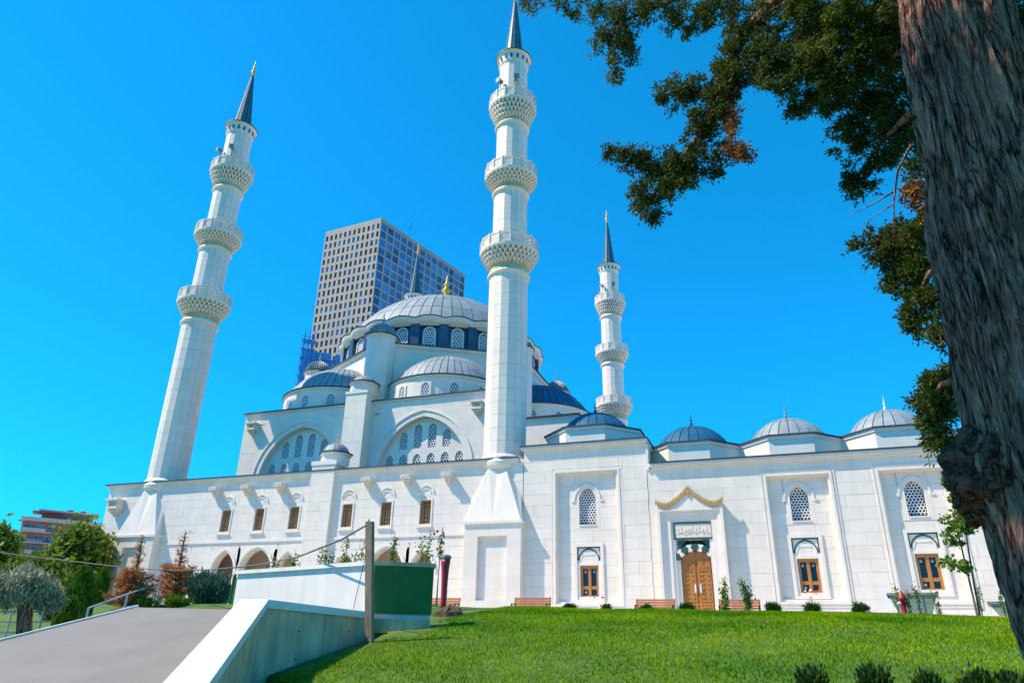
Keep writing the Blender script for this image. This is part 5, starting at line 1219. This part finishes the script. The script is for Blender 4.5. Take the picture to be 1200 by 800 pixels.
# saplings and roses
def sapling(u_, vtop, vbot, dist, label, nst=3, wpx=18, mt='young', size=.1, nl=110, roses=0, name='sapling', base=None, lowleaf=.3, group='young saplings along the terrace', clumps=6):
    p = at(u_, vtop, dist); b = at(u_, vbot, dist); z0 = ground_z(b.x, b.y) if base is None else base; h = p.z-z0; w_ = pxm(wpx, p)/2
    t = thing(name, label, 'sapling', (b.x, b.y, z0), group); P = []
    for k in range(nst):
        a = rng.random()*2*PI; tip = Vector((b.x+w_*.6*math.cos(a), b.y+w_*.6*math.sin(a), z0+h*(1-.14*k)))
        mid_ = Vector((b.x+w_*.25*math.cos(a), b.y+w_*.25*math.sin(a), z0+h*.45))
        obj('stem', MB().tube([(b.x+.02*k, b.y, z0-.05), mid_, tip], [.018, .013, .005], 5), 'bark2', t)
        for j in range(clumps):
            s_ = lowleaf+(1-lowleaf)*rng.random(); c = mid_+(tip-mid_)*((s_-.45)/.55) if s_ > .45 else Vector((b.x, b.y, z0))+(mid_-Vector((b.x, b.y, z0)))*(s_/.45)
            P.append(np.array(c)-np.array((b.x, b.y, z0))+rng.normal(size=(nl//clumps, 3))*np.array((w_*.28, w_*.28, .09)))
    leaves('leaves', np.concatenate(P), size, mt, t, .6)
    for k in range(roses):
        c = (b.x+rng.normal()*w_*.4, b.y-.05, z0+h*(.8+.18*rng.random())); obj('rose', MB().lathe([(.01, -.035), (.035, -.015), (.042, .015), (.02, .035)], 8).move(c), 'rose', t)
for u_, vt, w_, lab, rs in [(345, 645, 24, 'leafy rose bush over the far end of the white wall', 0), (372, 640, 16, 'thin rose stem over the white wall beside the pilaster', 0), (384, 642, 16, 'slender rose over the white wall below the first right window', 0), (404, 634, 18, 'rose sapling in front of a low arch', 0), (418, 632, 18, 'leggy rose beside the timber post', 0), (456, 622, 16, 'upright rose with red bud just right of the timber post', 1), (493, 620, 24, 'bushy rose above the green panel', 1), (512, 617, 14, 'tall rose with a red bloom beside the standpipe', 1), (318, 652, 12, 'small rose beside the juniper and white wall', 0)]:
    sapling(u_, vt, 690, 24.5 if u_ < 430 else 21.5, lab, 3 if w_ > 15 else 2, w_, 'young', .085, 60, rs, 'rose_bush', lowleaf=.55, group='roses behind the white wall')
sapling(850, 677, 712, 26, 'leafy sapling directly right of the carved door', 4, 16, size=.09, nl=110, lowleaf=.1); sapling(876, 674, 712, 26, 'leafy sapling in front of the bench right of the door', 4, 16, size=.09, nl=110, lowleaf=.1)
for u_, vt, lab, rs in [(1052, 684, 'thin rose left of the red hydrant', 0), (1068, 690, 'rose close beside the red hydrant', 1), (1078, 686, 'rose with red bloom before the pale skip', 1), (1100, 692, 'rose at the end of the pale skip', 1), (1150, 690, 'thin rose between the skips', 0), (1178, 692, 'bare rose stem before the dark skip', 0)]:
    sapling(u_, vt, 718, 25.5, lab, 2, 10, size=.075, nl=44, roses=rs, name='rose_bush', group='roses near the hydrant', lowleaf=.3)
# taller sapling with two stems near the trunk
b = at(1146, 724, 22); z0 = ground_z(b.x, b.y)
ys_ = thing('young_tree', 'slender two stemmed young tree with bright leaves beside the cypress burl', 'tree', (b.x, b.y, z0))
s1_ = [(b.x, b.y, z0-.1), at(1136, 680, 22), at(1122, 620, 22), at(1113, 562, 22)]; s2_ = [(b.x+.05, b.y, z0-.1), at(1139, 670, 22.2), at(1130, 610, 22.2), at(1128, 575, 22.2)]
tr = obj('trunk', MB().tube(s1_, [.03, .026, .018, .006], 6), 'bark2', ys_); obj('trunk', MB().tube(s2_, [.028, .024, .014, .006], 6), 'bark2', ys_)
P = []
for (u_, v_, ru, rv, k) in [(1120, 615, 18, 18, 26), (1128, 600, 12, 16, 16), (1118, 635, 12, 6, 8), (1115, 660, 13, 6, 10), (1128, 664, 10, 5, 6), (1113, 566, 6, 8, 6), (1118, 588, 8, 10, 8), (1138, 618, 10, 8, 7)]:
    c = at(u_, v_, 22); w_ = pxm(1, c); P.append(clump_points(np.array(c)-np.array((b.x, b.y, z0)), (ru*w_, ru*w_, rv*w_), k, 12, .06, .2))
leaves('crown', np.concatenate(P), .115, 'young', ys_, .75)
# earth mound on the crest beside the green panel
q = at(527, 714, 19.5)
mv = MB(); rr_ = random.Random(5)
mv.lathe([(.42, zg(q)-.1), (.38, zg(q)+.06), (.26, zg(q)+.17), (.1, zg(q)+.23), (.01, zg(q)+.24)], 14, (q.x, q.y))
mv.v = [(x+rr_.uniform(-.04, .04), y+rr_.uniform(-.04, .04), z+rr_.uniform(-.03, .03)) for x, y, z in mv.v]
tag(obj0('earth_mound', mv, 'soil', (q.x, q.y, zg(q))), 'dark lump of bare earth on the lawn beside the green panel', 'mound')

# ------------------------------------------------------------------ the big cypress in front
TD = 4.9
cl_pts = [(1112, -120, 48), (1114, 0, 53), (1146, 150, 60), (1178, 300, 68), (1208, 440, 76), (1238, 560, 82), (1276, 680, 90), (1345, 790, 108), (1420, 920, 130)]
cen = [at(u_, v_, TD) for u_, v_, _ in cl_pts]; radi = [pxm(hw_, c) for (_, _, hw_), c in zip(cl_pts, cen)]
# carry the trunk up to the crown, down into the ground
dirt = (cen[0]-cen[1]).normalized(); topc = [cen[0]+dirt*2.0, cen[0]+dirt*4.5, cen[0]+dirt*7.5]; topr = [radi[0]*.85, radi[0]*.6, radi[0]*.3]
foot = cen[-1]+(cen[-1]-cen[-2]).normalized()*.6
cl_c = [foot]+cen[::-1]+topc; cl_r = [radi[-1]*1.1]+radi[::-1]+topr
base_c = Vector((foot.x, foot.y, ground_z(foot.x, foot.y)))
cy_t = thing('cypress_tree', 'old cypress with a thick gnarled trunk and overhanging dark foliage', 'tree', tuple(base_c))
# resample
def resample(C, Rr, n_):
    d = [0]; 
    for a, b_ in zip(C[:-1], C[1:]): d.append(d[-1]+(b_-a).length)
    out_ = []
    for i in range(n_):
        s_ = d[-1]*i/(n_-1); k = max(j for j in range(len(d)) if d[j] <= s_+1e-9); k = min(k, len(C)-2); t_ = (s_-d[k])/(d[k+1]-d[k])
        out_.append((C[k]+(C[k+1]-C[k])*t_, Rr[k]+(Rr[k+1]-Rr[k])*t_, s_))
    return out_
rs_ = resample(cl_c, cl_r, 300); NA = 240
burl = at(1136, 562, TD); V = []
leftd = -_rt
from mathutils import noise as mnoise
for c, r_, s_ in rs_:
    for k in range(NA):
        a = 2*PI*k/NA; dv = Vector((math.cos(a), math.sin(a), 0))
        tw_ = a+s_*.16
        q_ = Vector((math.cos(tw_)*4.2, math.sin(tw_)*4.2, s_*.75)); q_ = q_+Vector((mnoise.noise(q_*1.3), mnoise.noise(q_*1.3+Vector((7, 0, 0))), 0))*.55
        d4 = mnoise.voronoi(q_)[0]; ridge = (min(.35, d4[1]-d4[0])-.2)*.13+mnoise.noise(Vector((math.cos(tw_)*14, math.sin(tw_)*14, s_*1.1)))*.03+mnoise.noise(Vector((math.cos(tw_)*34, math.sin(tw_)*34, s_*2.4)))*.018
        lump = mnoise.noise(Vector((dv.x*1.3, dv.y*1.3, s_*.7)))*.08
        rr = r_*(1+lump)+ridge*(.6+.4*r_/.4)
        p = c+dv*rr
        dz = p.z-burl.z; side_ = max(0, dv.dot((burl-c).normalized()*1.0))
        g_ = math.exp(-(dz/.2)**2)*max(0, dv.dot(Vector((leftd.x, leftd.y, 0)).normalized()))**5
        if g_ > .01: p += dv*(.05*g_*(1+.5*mnoise.noise(p*9)+.3*mnoise.noise(p*22)))
        V.append(tuple(p-base_c))
F = [(j*NA+k, j*NA+(k+1) % NA, (j+1)*NA+(k+1) % NA, (j+1)*NA+k) for j in range(len(rs_)-1) for k in range(NA)]
tk = link('trunk', np_mesh('trunk', V, F, 'bark'), cy_t); tk.data.polygons.foreach_set('use_smooth', [False]*len(F))
bm_v = []; bm_f = []; nb1, nb2 = 40, 56; bc = at(1168, 560, TD-.1)
for i in range(nb1+1):
    ph = PI*i/nb1
    for j in range(nb2):
        a = 2*PI*j/nb2; d_ = Vector((math.sin(ph)*math.cos(a), math.sin(ph)*math.sin(a), math.cos(ph)))
        q = 1+.28*mnoise.noise(d_*2.2+Vector((3, 1, 0)))+.16*mnoise.noise(d_*5)+.08*mnoise.noise(d_*12)+.05*mnoise.noise(d_*26)
        bm_v.append(tuple(bc+Vector((d_.x*.24, d_.y*.24, d_.z*.29))*q))
bm_f = [(i*nb2+j, (i+1)*nb2+j, (i+1)*nb2+(j+1) % nb2, i*nb2+(j+1) % nb2) for i in range(nb1) for j in range(nb2)]
obj('burl', MB().add(bm_v, bm_f), 'burl', tk, True)['label'] = 'dark reddish knotted burl bulging from the trunk'
def limb(pts, r0, r1):
    Pn = [at(*q) if len(q) == 3 else Vector(q) for q in pts]; n_ = len(Pn)
    obj('branch', MB().tube(Pn, [r0+(r1-r0)*i/(n_-1) for i in range(n_)], 8), 'bark', tk, True); return Pn
limb([(1105, -90, 4.9), (1020, -60, 5.4), (930, -20, 5.9), (880, 30, 6.3), (845, 90, 6.5), (825, 150, 6.6), (790, 200, 6.7), (760, 235, 6.7)], .09, .012)
limb([(930, -20, 5.9), (860, -20, 6.4), (790, 0, 6.8), (730, 25, 7.0), (712, 70, 7.0)], .05, .01)
limb([(790, -5, 6.8), (720, -12, 7.1), (640, -2, 7.4)], .03, .008)
limb([(1100, 20, 5.0), (1060, 60, 5.8), (1000, 90, 6.6), (950, 110, 7.0)], .06, .012)
limb([(1120, 150, 5.2), (1070, 130, 6.2), (1030, 170, 6.8), (1000, 215, 7.0)], .05, .01)
limb([(1115, 230, 5.2), (1085, 260, 6.2), (1050, 290, 6.6), (1030, 285, 6.8)], .04, .008)
limb([(1120, 300, 5.2), (1090, 320, 6.2), (1075, 350, 6.6), (1098, 385, 6.7)], .035, .008)
limb([(1135, 440, 5.0), (1105, 450, 6.0), (1085, 475, 6.3), (1095, 505, 6.3)], .03, .008)
limb([(1068, 170, 6.2), (1052, 200, 6.4), (1047, 240, 6.4), (1050, 300, 6.4)], .014, .004)     # bare twigs
limb([(1047, 225, 6.4), (1025, 238, 6.5), (997, 252, 6.6)], .009, .003); limb([(1046, 240, 6.4), (1030, 250, 6.5), (1008, 266, 6.5)], .006, .002)
limb([(925, 2, 6.0), (905, 12, 6.0), (885, 26, 6.0)], .02, .008)
# foliage sprays: (u, v, ru, rv, dist, sprays, colour)
blobs = [
 (632, 0, 26, 6, 7.4, 60, 0), (675, 2, 26, 9, 7.2, 80, 0), (700, 12, 16, 14, 7.1, 60, 0), (730, 20, 26, 26, 7.0, 170, 0), (706, 42, 22, 12, 7.0, 90, 0), (735, 60, 17, 20, 7.0, 90, 0), (716, 82, 9, 16, 7.0, 50, 0), (728, 50, 10, 8, 7.0, 40, 0),
 (775, 8, 34, 14, 6.8, 140, 0), (805, 22, 22, 18, 6.7, 110, 0), (840, 10, 30, 20, 6.5, 170, 0), (880, 30, 36, 34, 6.3, 320, 0), (905, 70, 28, 28, 6.2, 240, 0), (865, 75, 26, 26, 6.4, 220, 0), (915, 100, 16, 16, 6.2, 80, 0), (850, 105, 24, 20, 6.5, 170, 0),
 (835, 130, 22, 20, 6.5, 150, 0), (795, 112, 14, 14, 6.6, 70, 0), (778, 106, 10, 9, 6.6, 40, 0), (812, 100, 14, 12, 6.6, 70, 0), (820, 160, 20, 18, 6.6, 130, 0), (800, 185, 20, 16, 6.6, 130, 0), (775, 200, 20, 14, 6.7, 120, 0), (745, 186, 20, 11, 6.7, 90, 0), (722, 180, 12, 9, 6.7, 50, 0), (785, 215, 18, 14, 6.7, 100, 0), (758, 232, 22, 14, 6.7, 110, 0), (765, 252, 10, 9, 6.7, 40, 0), (800, 206, 14, 12, 6.7, 60, 0), (835, 195, 14, 12, 6.6, 60, 0), (812, 208, 10, 10, 6.6, 35, 0),
 (852, 155, 10, 22, 6.5, 60, 1), (862, 180, 9, 12, 6.5, 46, 1), (872, 180, 6, 12, 6.5, 26, 1), (848, 120, 12, 12, 6.5, 30, 1),
 (955, 20, 40, 32, 6.0, 420, 0), (1010, 20, 46, 36, 5.8, 480, 0), (965, 65, 34, 24, 6.1, 260, 0), (1020, 62, 38, 28, 6.0, 330, 0), (985, 95, 26, 18, 6.2, 130, 0), (940, 85, 16, 12, 6.2, 60, 0), (1055, 20, 20, 30, 5.7, 160, 0), (1060, 70, 18, 22, 6.0, 110, 0),
 (945, 118, 20, 12, 7.0, 80, 0), (930, 130, 10, 6, 7.0, 30, 0), (975, 115, 24, 16, 6.9, 120, 0), (1015, 110, 30, 20, 6.8, 190, 0), (1055, 110, 24, 24, 6.6, 170, 0), (1005, 145, 26, 18, 6.9, 150, 0), (1045, 150, 26, 22, 6.7, 180, 0), (1000, 175, 16, 16, 7.0, 80, 0), (1035, 185, 18, 18, 6.8, 90, 0), (1072, 165, 12, 22, 6.5, 90, 0), (995, 205, 10, 16, 7.0, 56, 0), (1012, 215, 10, 12, 7.0, 44, 0), (1000, 228, 6, 6, 7.0, 16, 0),
 (1078, 205, 10, 24, 6.4, 70, 0), (1065, 225, 12, 10, 6.4, 24, 1), (1080, 240, 10, 16, 6.4, 40, 1),
 (1022, 285, 18, 9, 6.7, 70, 0), (1050, 275, 18, 14, 6.6, 100, 0), (1080, 275, 16, 22, 6.4, 120, 0), (1045, 300, 20, 14, 6.6, 110, 0), (1075, 310, 22, 20, 6.5, 170, 0), (1060, 332, 18, 16, 6.6, 110, 0), (1090, 345, 16, 22, 6.4, 120, 0), (1068, 362, 12, 14, 6.6, 60, 0), (1075, 382, 9, 12, 6.6, 40, 0), (1100, 380, 12, 16, 6.4, 60, 0), (1108, 395, 5, 8, 6.4, 16, 0),
 (1095, 450, 14, 9, 6.2, 60, 0), (1110, 440, 12, 8, 6.1, 40, 0), (1082, 470, 13, 8, 6.3, 50, 0), (1108, 470, 16, 14, 6.1, 90, 0), (1098, 492, 14, 11, 6.2, 60, 0), (1110, 510, 14, 9, 6.1, 56, 0), (1098, 518, 8, 5, 6.2, 20, 0),
 (1188, 40, 26, 70, 5.6, 420, 0), (1200, 110, 16, 34, 5.6, 120, 0), (1090, -20, 60, 18, 5.0, 200, 0)]
def sprays(C, Dn, npl, L):
    """each spray: short scale-leaved twiglets fanning out"""
    n_ = len(C); Cn = np.repeat(C, npl, 0); Dr = np.repeat(Dn, npl, 0)+rng.normal(size=(n_*npl, 3))*.55
    Dr /= np.linalg.norm(Dr, axis=1)[:, None]; off_ = rng.random((n_*npl, 1))*L
    return Cn+Dr*off_+rng.normal(size=(n_*npl, 3))*.012, Dr
acc = {0: ([], []), 1: ([], [])}; twg = MB(); BAS = np.array([np.array(_rt), np.array(_up), np.array(_fw)])
for (u_, v_, ru, rv, dist, k, cidx) in blobs:
    c = at(u_, v_, dist); w_ = pxm(1, c); ks = max(3, int(k*.15)); rr_b = np.array((ru*w_, rv*w_, max(ru, rv)*w_*1.3))
    d = rdirs(ks); sub = d*(rng.random((ks, 1))**.45)*rr_b*.95             # twig ends, each carrying a tuft of sprays
    per = 10; C = np.repeat(sub, per, 0)+rng.normal(size=(ks*per, 3))*np.array((3.6, 3.6, 5.))*w_*(.8+.5*rng.random((ks*per, 1)))
    dd = np.repeat(d, per, 0)*.8+rng.normal(size=(ks*per, 3))*.25
    Cw = np.array(c)+C@BAS; Dn = dd@BAS+np.array((0, 0, -.12))
    Pq, Dq = sprays(Cw, Dn, 12, .07); acc[cidx][0].append(Pq); acc[cidx][1].append(Dq)
    for q in sub[::2]:
        e_ = Vector(np.array(c)+q@BAS); m_ = (Vector(c)+e_)/2+Vector((0, 0, .02)); twg.tube([c, m_, e_], [.007, .005, .002], 4, False)
tag(obj('twigs', twg, 'bark2', cy_t), kind='stuff')
for cidx, nm, mt_ in ((0, 'foliage', 'cypress'), (1, 'dry_foliage', 'cypress_brown')):
    P = np.concatenate(acc[cidx][0])-np.array(base_c); leaves(nm, P, .04, mt_, cy_t, .42, np.concatenate(acc[cidx][1]), .35)
# unseen rest of the crown, plus clumps added to shade the trunk
C = []
for k in range(30):
    a = rng.random()*2*PI; z = 8.2+7*rng.random(); r_ = (1-(z-8)/12)*4.6*math.sqrt(rng.random())
    c = np.array((base_c.x-1.2+r_*math.cos(a), base_c.y-1.0+r_*math.sin(a), z)); v_ = Vector(c)-CAM_P
    if v_.dot(_fw) > 0 and abs(v_.dot(_rt)/v_.dot(_fw)) < .9 and (v_.dot(_up)/v_.dot(_fw)) < .75: continue
    C.append(clump_points(c-np.array(base_c), (.9, .9, .7), 26, 16, .1, .2))
for k in range(50):  # unseen clumps added along the sun's direction to shade the trunk
    z = .9+3.1*rng.random(); t_ = 7.2+1.8*rng.random(); i_ = min(range(len(rs_)), key=lambda j: abs(rs_[j][0].z-z)); c0 = rs_[i_][0]
    c = np.array(c0)+np.array(SUN)*t_+rng.normal(size=3)*np.array((.32, .32, .2))
    C.append(clump_points(c-np.array(base_c), (.4, .4, .35), 14, 16, .09, .2))
leaves('foliage', np.concatenate(C), .16, 'cypress', cy_t, .5)
